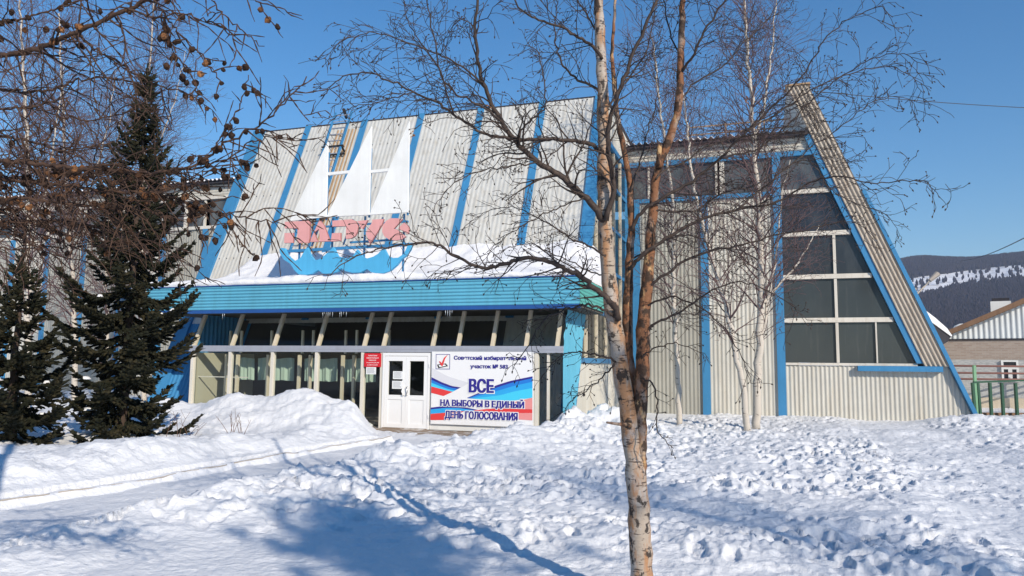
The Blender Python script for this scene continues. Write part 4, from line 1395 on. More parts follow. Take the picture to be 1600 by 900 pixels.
LIMBS = [   # photo positions, distance from-to, radius from-to, side shoots: (spacing, length, level)
 ([(944, 345), (930, 325), (913, 307), (878, 276), (842, 253), (811, 227), (784, 191), (767, 160), (755, 129), (744, 89), (743, 44), (748, -10), (755, -70)], 6.0, 5.5, .030, .008, .10, .62),
 ([(943, 238), (931, 231), (910, 222), (891, 218), (855, 218), (811, 218), (767, 213), (740, 202), (709, 178), (678, 158), (647, 144), (611, 127), (575, 112), (545, 115), (520, 130), (506, 150)], 6.0, 5.3, .019, .0035, .09, .55),
 ([(940, 92), (930, 76), (918, 67), (882, 44), (855, 33), (815, 20), (802, 0), (800, -40)], 6.0, 5.6, .015, .005, .09, .5),
 ([(941, 148), (938, 142), (920, 132), (900, 122), (878, 102), (868, 70), (866, 40), (872, 0)], 6.0, 6.4, .013, .004, .09, .45),
 ([(966, 500), (961, 480), (951, 468), (933, 453), (920, 444), (904, 429), (887, 422), (871, 415), (853, 405), (820, 402), (780, 415), (745, 418), (710, 400), (690, 385), (668, 378), (640, 382), (600, 386), (560, 398), (530, 415), (510, 432)], 5.95, 4.9, .026, .003, .085, .50),
 ([(960, 495), (945, 484), (925, 478), (905, 478), (880, 484), (850, 500), (830, 530), (800, 580)], 5.95, 5.2, .012, .0025, .08, .36),
 ([(961, 565), (950, 559), (935, 555), (905, 550), (893, 549), (875, 556), (855, 577), (846, 590)], 5.95, 5.4, .009, .002, .08, .28),
 ([(962, 565), (952, 578), (945, 584), (930, 600), (912, 613), (895, 625), (880, 643)], 5.95, 5.6, .008, .002, .08, .25),
 ([(947, 345), (960, 290), (953, 240), (947, 205), (965, 150), (984, 98), (1005, 50), (1026, 0), (1045, -60)], 5.95, 5.6, .024, .010, .11, .55),
 ([(811, 227), (815, 200), (840, 180), (853, 165), (850, 120), (842, 80), (815, 70)], 5.75, 5.6, .009, .003, .08, .40),
 ([(784, 191), (765, 172), (735, 158), (708, 144), (690, 120), (680, 80), (672, 30), (660, -30)], 5.6, 5.2, .009, .004, .08, .48),
 ([(709, 178), (696, 140), (688, 110), (660, 70), (640, 40), (628, -10)], 5.6, 5.9, .008, .003, .08, .46),
 ([(755, 129), (725, 105), (690, 85), (660, 75), (620, 60), (580, 48), (540, 60), (520, 78), (500, 95)], 5.55, 5.0, .008, .002, .08, .46),
 ([(647, 144), (620, 150), (590, 160), (560, 165), (530, 175), (512, 195), (505, 215)], 5.4, 5.3, .005, .002, .07, .32),
 ([(842, 253), (810, 258), (775, 262), (740, 270), (710, 285), (685, 310), (672, 345)], 5.8, 5.3, .007, .002, .08, .36),
 ([(913, 307), (890, 318), (860, 330), (830, 345), (800, 360), (770, 385), (755, 410)], 5.9, 5.5, .007, .002, .08, .38),
 ([(946, 400), (925, 385), (895, 375), (860, 350), (830, 335), (800, 320), (760, 330), (730, 350)], 5.95, 6.4, .009, .002, .08, .40),
 ([(952, 430), (930, 428), (900, 412), (860, 395), (835, 380), (800, 385), (770, 402)], 6.0, 6.5, .007, .002, .08, .34),
 ([(938, 60), (920, 30), (905, 5), (890, -40)], 6.05, 6.2, .010, .005, .09, .5),
 ([(942, 180), (960, 150), (985, 120), (1010, 85), (1020, 40), (1030, -20)], 6.1, 6.6, .010, .004, .09, .5),
 ([(987, 360), (993, 340), (1013, 322), (1035, 308), (1087, 280), (1124, 247), (1166, 205), (1199, 173), (1227, 149), (1255, 117), (1275, 85), (1287, 61), (1320, 33), (1357, 16), (1375, 8), (1388, 18), (1395, 28)], 6.0, 5.2, .016, .0025, .095, .50),
 ([(984, 420), (993, 406), (1040, 372), (1087, 345), (1152, 327), (1217, 317), (1255, 292), (1273, 280), (1300, 276), (1320, 275), (1367, 289), (1410, 282), (1440, 281), (1458, 290), (1468, 310)], 6.0, 5.0, .017, .002, .09, .50),
 ([(1124, 247), (1180, 235), (1227, 200), (1255, 170), (1287, 140), (1325, 112), (1367, 89), (1400, 82), (1427, 89), (1436, 112), (1428, 128)], 5.6, 5.0, .008, .002, .08, .42),
 ([(1166, 205), (1220, 175), (1265, 140), (1300, 125), (1345, 110), (1390, 102), (1420, 115), (1440, 135), (1446, 165)], 5.5, 5.9, .008, .002, .08, .44),
 ([(1152, 327), (1210, 280), (1260, 235), (1290, 215), (1325, 190), (1360, 160), (1395, 148), (1425, 155), (1437, 180)], 5.6, 5.9, .008, .002, .08, .44),
 ([(1063, 115), (1080, 95), (1100, 50), (1133, 0), (1160, -50)], 5.92, 5.5, .012, .006, .09, .52),
 ([(1063, 90), (1050, 60), (1040, 20), (1030, -40)], 5.92, 6.2, .008, .004, .09, .5),
 ([(1061, 160), (1090, 125), (1130, 105), (1170, 60), (1200, 30), (1225, -10)], 5.9, 6.3, .008, .004, .08, .5),
 ([(1012, 450), (1035, 430), (1075, 405), (1110, 390), (1150, 385), (1200, 370), (1260, 360), (1320, 345), (1350, 352), (1368, 380)], 5.95, 5.3, .013, .002, .085, .48),
 ([(1005, 520), (1030, 500), (1060, 490), (1100, 460), (1140, 440), (1180, 445), (1230, 470), (1260, 500)], 5.95, 5.4, .011, .002, .085, .44),
 ([(1008, 480), (1045, 462), (1075, 470), (1110, 490), (1140, 520), (1160, 560), (1172, 600)], 5.95, 5.2, .009, .002, .08, .38),
 ([(1020, 330), (1050, 330), (1090, 330), (1130, 300), (1180, 290), (1225, 262), (1262, 245), (1300, 250), (1340, 255)], 5.92, 6.4, .010, .002, .085, .48),
 ([(1025, 280), (1045, 262), (1075, 250), (1110, 225), (1150, 215), (1200, 208), (1250, 205), (1300, 215), (1335, 235)], 5.9, 6.5, .009, .002, .085, .46),
 ([(1003, 560), (1020, 545), (1050, 535), (1085, 545), (1110, 560)], 5.92, 5.6, .007, .002, .08, .30),
 ([(1004, 590), (1022, 600), (1027, 630), (1024, 670), (1040, 690), (1052, 700)], 5.9, 5.6, .008, .003, .09, .22),
 ([(1262, 245), (1300, 300), (1340, 320), (1380, 330), (1400, 352), (1405, 372)], 6.2, 6.5, .005, .002, .08, .34),
 ([(985, 300), (1000, 250), (1010, 210), (1025, 170), (1030, 130), (1020, 90)], 6.1, 6.7, .009, .003, .085, .44),
 ([(983, 410), (1005, 395), (1030, 380), (1070, 365), (1100, 375), (1130, 400), (1150, 430)], 6.05, 6.7, .009, .002, .085, .40),
]
for k, (pts, d0, d1, r0, r1, sp, ln) in enumerate(LIMBS):
    R = random.Random(100 + k)
    n = max(8, len(pts) * 4)
    P, tot = limb_px(pts, d0, d1, n)
    P = wobble(P, 0.006, R)
    rr = np.linspace(r0 ** .7, r1 ** .7, n) ** (1 / .7)
    b = MB()
    b.tube(P, rr, 7 if r0 > 0.008 else 5)
    cnt = int(tot / sp * (1.9 if pts[-1][0] < 940 else 1.6))
    for j in range(cnt):
        f = 0.10 + 0.90 * (j + R.random()) / cnt
        i = min(n - 2, int(f * (n - 1)))
        p = P[i] + (P[i + 1] - P[i]) * (f * (n - 1) - i if f < 1 else 0)
        dd = unit(P[i + 1] - P[i])
        side_ = rand_perp(dd, R)
        side_[2] = side_[2] * 0.7 + R.uniform(-0.2, 0.25)
        kd = unit(dd * R.uniform(0.4, 1.0) + side_ * 0.8)
        l = ln * R.uniform(0.35, 1.15) * (1.0 - 0.55 * f)
        twig(b, p, kd, max(0.10, l), max(0.0024, rr[i] * 0.42), 2 if l > 0.22 else 1, R, BIRCH)
    b.build('branch', M['branch'], birch, True)
# a few withered leaves still hanging
for (x, y, Y) in ((764, 160, 5.55), (646, 204, 5.4), (1166, 150, 5.6)):
    b = MB()
    p = at(x, y, Y) - BO
    for k in range(5):
        q = p + np.array([rng.gauss(0, .006), rng.gauss(0, .006), -k * 0.012])
        a_ = rng.uniform(0, 6)
        v = np.array([math.cos(a_), math.sin(a_), -0.8]) * 0.022
        s2 = np.array([-math.sin(a_), math.cos(a_), 0.3]) * 0.012
        b.add([q, q + v * .5 + s2, q + v, q + v * .5 - s2 + np.array([0, 0, .006])], [np.arange(4)])
    b.build('withered_leaf', M['dryleaf'], birch)


# ---- birches by the hall
def far_birch(base, path, r0, label, seed, name='birch_tree', tw=0.42, dens=1.0, forks=(), spread=1.0):
    "path: photo positions from the foot up, at the distance of the foot"
    R = random.Random(seed)
    Y = base[2]
    foot = at(base[0], base[1], Y)
    foot[2] = min(foot[2], zs(foot[0], foot[1]) + 0.02)
    root = tag(empty(name, foot), label, 'tree', 'bare birches')
    st = dict(step=0.22, wig=0.13, droop=[0.12, 0.08, 0.02, 0], kids=[0, 1, 1, 1], prob=[0, 0.80, 0.85, 0.6], up=[0, 0.02, 0.22, 0.3], len=(0.34, 0.66), rmin=0.0052, top=2)
    bt, bw = MB(), MB()
    for s, stem in enumerate([path] + list(forks)):
        P = np.array([at(x, y, Y) - foot for x, y in stem])
        if s == 0: P[0] = (P[0][0], P[0][1], -0.15)
        n = len(stem) * 5
        P, tot = spline(P, n)
        P = wobble(P, 0.02, R)
        rs = r0 if s == 0 else r0 * 0.36
        rr = np.linspace(rs, rs * 0.22, n)
        bt.tube(P, rr, 8)
        cnt = int(tot * 12 * dens)
        for j in range(cnt):
            f = (0.24 if s == 0 else 0.05) + 0.76 * ((j + R.random()) / cnt) ** 0.8
            i = min(n - 2, int(f * (n - 1)))
            dd = unit(P[i + 1] - P[i])
            kd = unit(dd * 0.75 + rand_perp(dd, R) * 0.75 + np.array([0, 0, 0.1]))
            l = spread * R.uniform(0.5, 1.25) * min(1.7, 0.5 + tot * 0.14) * (0.45 + 0.75 * math.sin(math.pi * min(1, f * 0.85)))
            twig(bw, P[i], kd, l, max(0.006, rr[i] * 0.28), 2, R, st)
    bt.build('trunk', M['farbark'], root, True)
    bw.build('crown', M['fartwig'], root, True)
    return root


far_birch((1062, 658, 23.5), [(1062, 658), (1060, 600), (1055, 520), (1052, 440), (1052, 380), (1050, 300), (1035, 200), (1025, 120), (1020, 60)], 0.095, 'slender white birch standing alone against the grey wall right of the foreground trunk', 11, dens=0.7)
far_birch((1169, 667, 21.5), [(1169, 667), (1160, 600), (1150, 560), (1135, 480), (1115, 420), (1100, 360), (1085, 300), (1075, 220), (1066, 140)], 0.10, 'leaning white birch, left of the pair by the blue post', 12, dens=0.7)
TALL_BIRCH = far_birch((1182, 660, 22.0), [(1182, 660), (1184, 590), (1186, 520), (1190, 440), (1188, 360), (1180, 260), (1176, 200), (1170, 110), (1165, 40), (1160, -60)], 0.13,
          'tall white birch, right and upright one of the pair by the blue post', 13, dens=0.85, forks=([(1184, 480), (1215, 450), (1255, 400), (1280, 350)], [(1178, 220), (1192, 170), (1205, 90), (1212, 20), (1216, -40)], [(1186, 560), (1200, 470), (1215, 380), (1222, 300), (1235, 250)]))
far_birch((118, 690, 25.0), [(118, 640), (118, 560), (116, 480), (110, 400), (105, 320), (100, 220), (96, 120), (92, 20)], 0.11, 'white birch behind the gap between the two spruces', 14, dens=0.9, forks=([(108, 380), (125, 330), (150, 270), (170, 190), (180, 110)],))
far_birch((45, 690, 22.0), [(45, 640), (46, 560), (44, 470), (43, 380), (44, 300), (42, 200), (36, 100), (30, 0)], 0.12, 'white birch standing behind the far left spruce', 15, dens=0.9, forks=([(44, 400), (60, 340), (75, 280), (90, 180), (100, 100)],))
far_birch((235, 690, 27.0), [(228, 640), (226, 560), (225, 480), (222, 380), (225, 280), (228, 180), (235, 90), (240, 0)], 0.10, 'thin birch whose crown shows above the tall spruce', 16, dens=1.1, forks=([(225, 300), (250, 220), (275, 150), (290, 80)],))
far_birch((205, 690, 26.0), [(160, 640), (165, 560), (168, 480), (165, 420), (170, 340), (180, 260), (190, 180)], 0.09, 'white birch hidden close behind the tall spruce trunk', 17, dens=0.8)


# ---- spruces
def make_spruce(name, foot, h, rmax, label, seed, clear=0.25, dens=1.0, lean=0.0):
    R = random.Random(seed)
    root = tag(empty(name, foot), label, 'tree', 'spruces')
    b = MB()
    P = np.array([(lean * t * h + R.gauss(0, .01), R.gauss(0, .01), -0.25 + (h + .25) * t) for t in np.linspace(0, 1, 14)])
    b.tube(P, np.linspace(0.11, 0.012, 14), 8)
    b.build('trunk', M['spruce_bark'], root, True)
    bb, sn = MB(), MB()
    z = clear
    while z < h - 0.12:
        f = z / h
        whorl = R.randint(4, 6) if f < 0.85 else 4
        a0 = R.uniform(0, 6.28)
        for k in range(whorl):
            a = a0 + k * 6.283 / whorl + R.uniform(-.35, .35)
            Lb = rmax * (1 - f) ** (0.5 + 0.75 * f) * R.uniform(0.55, 1.2) + 0.10
            if f < 0.2: Lb *= R.uniform(.52, .85)
            zz = z + R.uniform(-.12, .12)
            n = 9
            sl = 0.35 * f - 0.30 * (1 - f) * R.uniform(0.6, 1.4) if f > .1 else -0.25
            pts = []
            for i in range(n + 1):
                t = i / n
                x = Lb * t
                pts.append((lean * zz + math.cos(a) * x, math.sin(a) * x, zz + sl * x - 0.16 * Lb * math.sin(t * math.pi) + 0.24 * Lb * t ** 3))
            P = np.array(pts)
            bb.tube(P, np.linspace(0.014, 0.004, n + 1), 4, 0, False)
            side_ = np.array([-math.sin(a), math.cos(a), 0])
            m_ = max(6, int(Lb / 0.048 * dens))
            for j in range(m_):
                t = 0.14 + 0.86 * (j + R.random()) / m_
                i = min(n - 1, int(t * n))
                p = P[i] + (P[i + 1] - P[i]) * (t * n - i)
                dd = unit(P[i + 1] - P[i])
                for sg in ((-1, 1) if R.random() < .75 else (R.choice((-1, 1)),)):
                    l = (0.10 + 0.30 * Lb * (1 - t) + 0.06) * R.uniform(0.6, 1.2)
                    l = min(l, 0.48)
                    kd = unit(dd * R.uniform(.6, 1.1) + side_ * sg * R.uniform(.5, .95) + np.array([0, 0, R.uniform(-.35, .15)]))
                    shoot(bb, p, kd, l, R)
            shoot(bb, P[-2], unit(P[-1] - P[-2]), 0.16, R)
            if f < 0.45 and R.random() < 0.34:
                i = R.randint(4, 7)
                c = P[i] + np.array([0, 0, 0.045])
                blob(sn, c, R.uniform(.05, .12), 0.03, R)
        z += R.uniform(0.17, 0.27) * (0.85 + 0.25 * (1 - f))
    for k in range(5):
        shoot(bb, np.array([lean * h, 0, h - 0.35 + k * .07]), unit((R.gauss(0, .35), R.gauss(0, .35), 1)), 0.26, R)
    bb.build('crown', M['needle'], root)
    if sn.n:
        kind(sn.build('snow_patches', M['roofsnow'], root, True), 'stuff')
    return root


def shoot(b, p, d, l, R):
    "a needle covered shoot: jagged bottle brush"
    n = max(3, int(l / 0.055))
    k = 5
    A = rand_perp(d, R)
    B = np.cross(d, A)
    V, idx = [], []
    th = np.arange(k) / k * 6.283
    for i in range(n + 1):
        t = i / n
        c = p + d * l * t + np.array([0, 0, -0.05 * l * t * t])
        r = (0.042 if i % 2 else 0.017) * (1 - 0.35 * t) if i < n else 0.002
        V.append(c + d * (0.028 if i % 2 else 0) + (np.cos(th)[:, None] * A + np.sin(th)[:, None] * B) * r * np.array([[R.uniform(.5, 1.35)] for _ in range(k)]))
    V = np.concatenate(V)
    i, q = np.meshgrid(np.arange(n), np.arange(k), indexing='ij')
    q2 = (q + 1) % k
    b.add(V, np.stack([i * k + q, i * k + q2, (i + 1) * k + q2, (i + 1) * k + q], -1).reshape(-1, 4))


def blob(b, c, r, h, R):
    th = np.arange(8) / 8 * 6.283
    V = [c + np.array([math.cos(t) * r * R.uniform(.7, 1.3), math.sin(t) * r * R.uniform(.7, 1.3), -0.02]) for t in th]
    V += [c + np.array([math.cos(t) * r * .6, math.sin(t) * r * .6, h * R.uniform(.7, 1.1)]) for t in th]
    V.append(c + np.array([0, 0, h * 1.2]))
    i = np.arange(8); j = (i + 1) % 8
    b.add(V, [np.stack([i, j, j + 8, i + 8], 1), np.stack([i + 8, j + 8, np.full(8, 16)], 1)])


p = at(188, 690, 15.2)
make_spruce('spruce_tree', (p[0], p[1], zs(p[0], p[1]) - 0.05), 7.7, 1.78, 'tall dark spruce at the left corner of the entrance', 21, lean=0.01)
p = at(14, 690, 14.2)
make_spruce('spruce_tree', (p[0], p[1], zs(p[0], p[1]) - 0.05), 3.5, 1.45, 'short dark spruce cut off by the left edge of the photo', 22)
# a pine behind the photographer: its crown shades the snow at the bottom of the picture
PX = np.array([-1.5, 8.0]) + np.array([0.51, -0.86]) * (8.6 / math.tan(SUN_EL))
pine = tag(empty('pine_tree', (PX[0], PX[1], 0)), 'broad crowned pine standing behind the photographer', 'tree')
R = random.Random(61)
b = MB(); b.tube([(0, 0, -.2), (0.1, 0, 4), (0, 0.1, 8), (0, 0, 10)], [.2, .17, .12, .04], 9); b.build('trunk', M['spruce_bark'], pine, True)
b = MB()
for k in range(150):
    c = np.array([R.gauss(0, 0.45), R.gauss(0, 0.45), 8.6 + R.gauss(0, .42)])
    b.tube([np.array([0, 0, c[2] - .5]), c * [.5, .5, 1] - [0, 0, .15], c], [.02, .015, .006], 4, 0, False)
    for q in range(9):
        d = unit([R.gauss(0, 1), R.gauss(0, 1), R.gauss(0.3, .8)])
        shoot(b, c, d, R.uniform(.18, .36), R)
b.build('crown', M['needle'], pine)
# unseen bare birches added behind the photographer for glass reflections and thin shadows
src = TALL_BIRCH
for (x, y, rz, lab) in ((14.0, -10.0, 0.6, 'added bare birch behind the photographer, off to the right'), (-7.0, -9.0, 2.1, 'added bare birch behind the photographer, off to the left'),
                        (1.0, -17.0, 4.0, 'added bare birch far behind the photographer'), (-14.0, -16.0, 5.0, 'added bare birch at the far left, well behind the photographer')):
    c = src.copy()
    COL.objects.link(c)
    c.location, c.rotation_euler = (x, y, 0), (0, 0, rz)
    c['label'] = lab
    for ch in src.children:
        k_ = ch.copy()
        COL.objects.link(k_)
        k_.parent = c


# ---- larch with cones reaching in from the left
LO = np.array([-2.95, 3.4, 0.0])
larch = tag(empty('larch_tree', LO), 'bare larch with brown cones whose boughs hang in from the upper left', 'tree')
b = MB()
b.tube([(0, 0, -.2), (0.02, 0.02, 2), (0, 0.05, 4), (0.03, 0, 6.5), (0, 0, 9)], [0.15, 0.13, 0.11, 0.08, 0.03], 12)
b.build('trunk', M['larch'], larch, True)
LARCH = dict(step=0.045, wig=0.17, droop=[0.30, 0.26, 0.14, 0.0], kids=[0, 1, 1, 1], prob=[0, 0.26, 0.34, 0.5], up=[0, -0.2, -0.15, 0], len=(0.45, 0.85), rmin=0.0019, top=2, knob=1.7)
CONES = []


def larch_bough(pts, d0, d1, r0, r1, sp, ln, seed, cone=0.5, lvl=1):
    R = random.Random(seed)
    P = [at(x, y, Y) - LO for (x, y), Y in zip(pts, np.linspace(d0, d1, len(pts)))]
    n = max(10, len(pts) * 6)
    P, tot = spline(P, n)
    P = wobble(P, 0.005, R)
    rr = np.linspace(r0, r1, n)
    b = MB()
    b.tube(*knobs(P, rr, R, 1.25 if r0 > .006 else 1.5), 6 if r0 > .006 else 4, 0, False)
    cnt = int(tot / sp * 1.45)
    cl = 0.0
    for j in range(cnt):
        f = (j + R.random()) / cnt
        if j % 7 == 0: cl = R.choice((0, 0, 0.9, 0.3)) * cone
        i = min(n - 2, int(f * (n - 1)))
        dd = unit(P[i + 1] - P[i])
        kd = unit(dd * R.uniform(.3, 1.0) + rand_perp(dd, R) * 0.7 + np.array([0, 0, R.uniform(-0.75, 0.1)]))
        l = ln * R.uniform(0.35, 1.35)
        twig(b, P[i], kd, l, max(0.0024, rr[i] * .36), lvl if j % 3 else min(2, lvl + 1), R, LARCH)
        if R.random() < cl:
            V = b.V[-1]
            for _ in range(R.randint(1, 4)):
                CONES.append((V[R.randint(0, len(V) - 1)] + np.array([R.gauss(0, .008), R.gauss(0, .008), -0.012]), R.uniform(.010, .0155), R.random()))
        if R.random() < cl * .4:
            CONES.append((P[i] + np.array([R.gauss(0, .012), R.gauss(0, .012), -0.014]), R.uniform(.011, .0155), R.random()))
    b.build('branch', M['larch'], larch, True)


larch_bough([(-60, 100), (0, 88), (50, 78), (90, 62), (120, 52), (160, 32), (200, 14), (240, -5), (300, -40)], 3.5, 3.3, .0125, .008, .045, .34, 1, .5)
larch_bough([(-40, 30), (0, 32), (30, 30), (70, 20), (110, 5), (150, -10)], 3.7, 3.6, .006, .003, .05, .26, 2, .45)
larch_bough([(200, 14), (240, 28), (290, 20), (340, 38), (380, 72)], 3.3, 3.2, .0045, .0022, .05, .20, 3, .4, 0)
larch_bough([(240, 0), (270, 40), (295, 70), (315, 85), (330, 105), (345, 130)], 3.3, 3.25, .0036, .0022, .06, .13, 4, .7, 0)
larch_bough([(255, 15), (262, 60), (280, 95), (300, 120), (310, 165)], 3.25, 3.2, .0034, .0022, .05, .14, 5, .7, 0)
larch_bough([(320, -20), (345, 20), (375, 45), (410, 75)], 3.2, 3.2, .003, .002, .08, .14, 6, .3, 0)
larch_bough([(350, -20), (390, -2), (430, 12), (470, 24)], 3.2, 3.2, .003, .002, .09, .10, 7, .2, 0)
larch_bough([(120, 52), (150, 80), (185, 98), (220, 120), (250, 135), (300, 148)], 3.4, 3.6, .005, .0025, .05, .24, 8, .5)
larch_bough([(-50, 135), (0, 140), (40, 145), (80, 140), (120, 125), (170, 120), (210, 130)], 3.6, 3.8, .007, .003, .045, .28, 9, .7)
larch_bough([(-60, 180), (0, 170), (60, 165), (110, 150)], 3.3, 3.4, .006, .003, .04, .30, 10, .75)
larch_bough([(-60, 255), (0, 252), (60, 256), (120, 265), (180, 268), (240, 270), (300, 262), (340, 232), (375, 212), (420, 185), (450, 155), (478, 122)], 3.4, 3.2, .011, .0025, .045, .24, 11, .45)
larch_bough([(260, 268), (310, 262), (350, 250), (390, 222), (430, 210), (462, 220)], 3.3, 3.3, .004, .002, .05, .18, 12, .5, 0)
larch_bough([(330, 238), (352, 205), (372, 170), (390, 120)], 3.25, 3.2, .003, .002, .07, .12, 13, .4, 0)
larch_bough([(-60, 285), (0, 280), (50, 285), (110, 290), (170, 300), (230, 300), (280, 310), (320, 330), (352, 334), (385, 342), (425, 345), (445, 352)], 3.6, 3.3, .009, .002, .04, .24, 14, .55)
larch_bough([(-60, 320), (0, 310), (60, 312), (120, 320), (180, 318), (230, 330), (280, 345)], 3.3, 3.5, .008, .003, .035, .26, 15, .6)
larch_bough([(-50, 355), (0, 345), (50, 350), (100, 345), (150, 355)], 3.5, 3.7, .006, .0025, .04, .24, 16, .6)
larch_bough([(352, 334), (362, 352), (375, 380), (400, 402)], 3.3, 3.3, .0026, .002, .08, .10, 17, .5, 0)
larch_bough([(230, 300), (262, 296), (300, 278), (340, 262), (380, 255)], 3.4, 3.5, .004, .002, .045, .20, 18, .5)
larch_bough([(150, 270), (165, 300), (172, 340), (190, 370)], 3.5, 3.5, .004, .002, .04, .22, 19, .6)
larch_bough([(60, 256), (75, 210), (100, 180), (140, 190), (190, 178), (240, 160)], 3.5, 3.6, .005, .002, .05, .24, 20, .6)
larch_bough([(-60, 215), (0, 212), (50, 222), (90, 235), (130, 232), (170, 225)], 3.4, 3.6, .006, .0025, .04, .27, 24, .7)
larch_bough([(280, 310), (300, 330), (312, 360), (318, 385)], 3.4, 3.4, .003, .002, .05, .14, 25, .6, 0)
larch_bough([(-60, 390), (0, 385), (30, 392), (55, 410)], 3.4, 3.6, .004, .002, .05, .20, 26, .6)


RL = random.Random(77)
for k in range(7):                        # the tangle of thin hanging boughs
    y0 = RL.uniform(262, 372)
    x1 = RL.uniform(90, 300)
    pts_, y = [], y0
    for j in range(7):
        pts_.append((-60 + (x1 + 60) * j / 6, y))
        y += RL.uniform(-16, 20)
    larch_bough(pts_, RL.uniform(3.2, 4.2), RL.uniform(3.2, 4.2), RL.uniform(.003, .006), .002, .05, .26, 200 + k, .5)


def cone_mesh(b, c, r, R):
    n, m_ = 7, 6
    V, rings = [], []
    ax = unit((R.gauss(0, .5), R.gauss(0, .5), R.choice((-1, 1, -1))))
    A = rand_perp(ax, R)
    B = np.cross(ax, A)
    prof = [0.35, 0.85, 1.0, 0.9, 0.6, 0.12]
    th = np.arange(n) / n * 6.283
    for i in range(m_):
        rad_ = r * prof[i] * np.array([R.uniform(.8, 1.25) for _ in range(n)])
        t2 = th + (0.45 if i % 2 else 0)
        V.append(c + ax * (i / 5 - .5) * r * 2.5 + (np.cos(t2)[:, None] * A + np.sin(t2)[:, None] * B) * rad_[:, None])
    i, q = np.meshgrid(np.arange(m_ - 1), np.arange(n), indexing='ij')
    q2 = (q + 1) % n
    b.add(np.concatenate(V), [np.stack([i * n + q, i * n + q2, (i + 1) * n + q2, (i + 1) * n + q], -1).reshape(-1, 4), np.arange(n)[::-1], np.arange(n) + (m_ - 1) * n])


R = random.Random(5)
def in_view(p):
    q = p + LO
    return abs(q[0] / q[1]) < 0.69
CONES.sort(key=lambda t: (not in_view(t[0]), -t[1]))
for c, r, _ in CONES[:100]:
    b = MB(); cone_mesh(b, np.zeros(3), r, R)
    b.build('cone', M['cone'], larch, loc=c)
b = MB()
for c, r, _ in CONES[100:]:
    cone_mesh(b, c, r, R)
if b.n: kind(b.build('cones', M['cone2'], larch), 'stuff')

# ---- bare shrubs in the snow heap
def shrub(x, y, Y, n, h, label, seed):
    R = random.Random(seed)
    p = at(x, y, Y)
    p[2] = zs(p[0], p[1]) - 0.03
    b = MB()
    st = dict(step=0.08, wig=0.10, droop=[0, 0, 0], kids=[0, 1, 1], prob=[0, .35, .3], up=[.2, .4, .4], len=(.25, .5), rmin=0.0035, top=1)
    for k in range(n):
        q = np.array([R.gauss(0, .18), R.gauss(0, .1), 0])
        twig(b, q, unit((R.gauss(0, .35), R.gauss(0, .2), 1)), h * R.uniform(.5, 1.1), 0.006, 1, R, st)
    o = b.build('bare_shrub', M['dryshrub'], None, True)
    o.location = p
    tag(o, label, 'shrub', 'bare shrubs in the snow heap')


shrub(285, 705, 15.0, 6, 0.75, 'bare twiggy shrub in the snow right beside the tall spruce', 31)
shrub(368, 705, 15.4, 9, 0.55, 'spreading bare shrub in the snow heap, right of the other shrub', 32)

# ------------------------------------------------------------------ things to the right, beyond the hall
# house, its gable turned to the camera
HA = math.radians(33)
hU, hN = np.array([math.cos(HA), -math.sin(HA), 0]), np.array([math.sin(HA), math.cos(HA), 0])
HO = at(1462, 640, 37.0)
HO[2] = -0.1
house = tag(empty('brick_house', HO, -HA), 'single storey brick house with white sheet gable beyond the green fence', 'house')


def hl(px, py):
    r_ = ray(px, py)
    p_ = np.array([0, 0, HC]) + r_ * ((HO - np.array([0, 0, HC])) @ hN / (r_ @ hN))
    return (p_ - HO) @ hU, p_[2] + 0.1


rx = lambda x: hl(x, 530)[0]
pz = lambda y, x=1540: hl(x, y)[1] - 0.1
wdt = rx(1740)
e0, zb, zpl = pz(530) + .1, pz(562) + .1, pz(621) + .1
b = MB(); b.box(0, wdt, 0, 9, zb, e0); b.build('wall', M['brick'], house)
b = MB(); b.box(0, wdt, -0.03, 9, zpl, zb); b.build('lower_wall', M['whitewash'], house)
b = MB(); b.box(0, wdt, -0.08, 9, -0.3, zpl); b.build('plinth', M['plinth'], house)
xl, zl = rx(1482), pz(520) + .1
xr, zr2 = rx(1600), pz(472, 1600) + .1
sl = (zr2 - zl) / (xr - xl)
apx = xl + 9.0
apz = zl + sl * 9.0
b = MB(); b.corr(xl - 1.5, apx * 2 - xl + 1.5, const(e0 + 0.03), lambda u: max(e0 + .04, apz - sl * abs(u - apx) - 0.05), lambda u, z, h: (u, -0.02 - h, z), 0.22, 0.018)
b.build('gable', M['gable'], house, True)
b = MB()
b.bar((xl - 2.0, -0.25, apz - sl * (apx - xl + 2.0)), (apx, -0.25, apz), 0.5, 0.22)
b.bar((apx, -0.25, apz), (2 * apx - xl + 2, -0.25, apz - sl * (apx - xl + 2)), 0.5, 0.22)
b.build('verge_board', M['woodtrim'], house)
b = MB()
for sg in (-1, 1):
    v = [(apx, -0.3, apz + .12), (apx + sg * (apx - xl + 2.2), -0.3, apz + .12 - sl * (apx - xl + 2.2))]
    b.add([v[0], v[1], (v[1][0], 9, v[1][2]), (v[0][0], 9, v[0][2])], [np.arange(4)])
b.build('roof', M['roofdark'], house)
b = MB(); b.box(0, wdt, -0.04, 0.0, e0 - 0.06, e0 + 0.028); b.build('eave_board', M['roofdark'], house)
cx_ = rx(1567)
b = MB(); b.box(cx_ - .42, cx_ + .42, 0.5, 1.2, pz(500), pz(470) + .1)
b.build('chimney', M['white'], house)
b = MB(); b.box(cx_ - .36, cx_ + .36, .55, 1.15, pz(470) + .1, pz(465) + .1); b.build('chimney_cap', M['roofdark'], house)
cx_ = rx(1503)
b = MB()
b.tube([(cx_, .5, pz(522)), (cx_, .5, pz(509)), (cx_, .5, pz(504)), (cx_, .5, pz(501))], [.40, .40, .3, .08], 12)
b.build('roof_vent', M['white'], house, True)
wx0, wx1 = rx(1562), rx(1589)
wn = empty('window'); wn.parent = house
b = MB()
z0, z1 = pz(596) + .1, pz(563) + .1
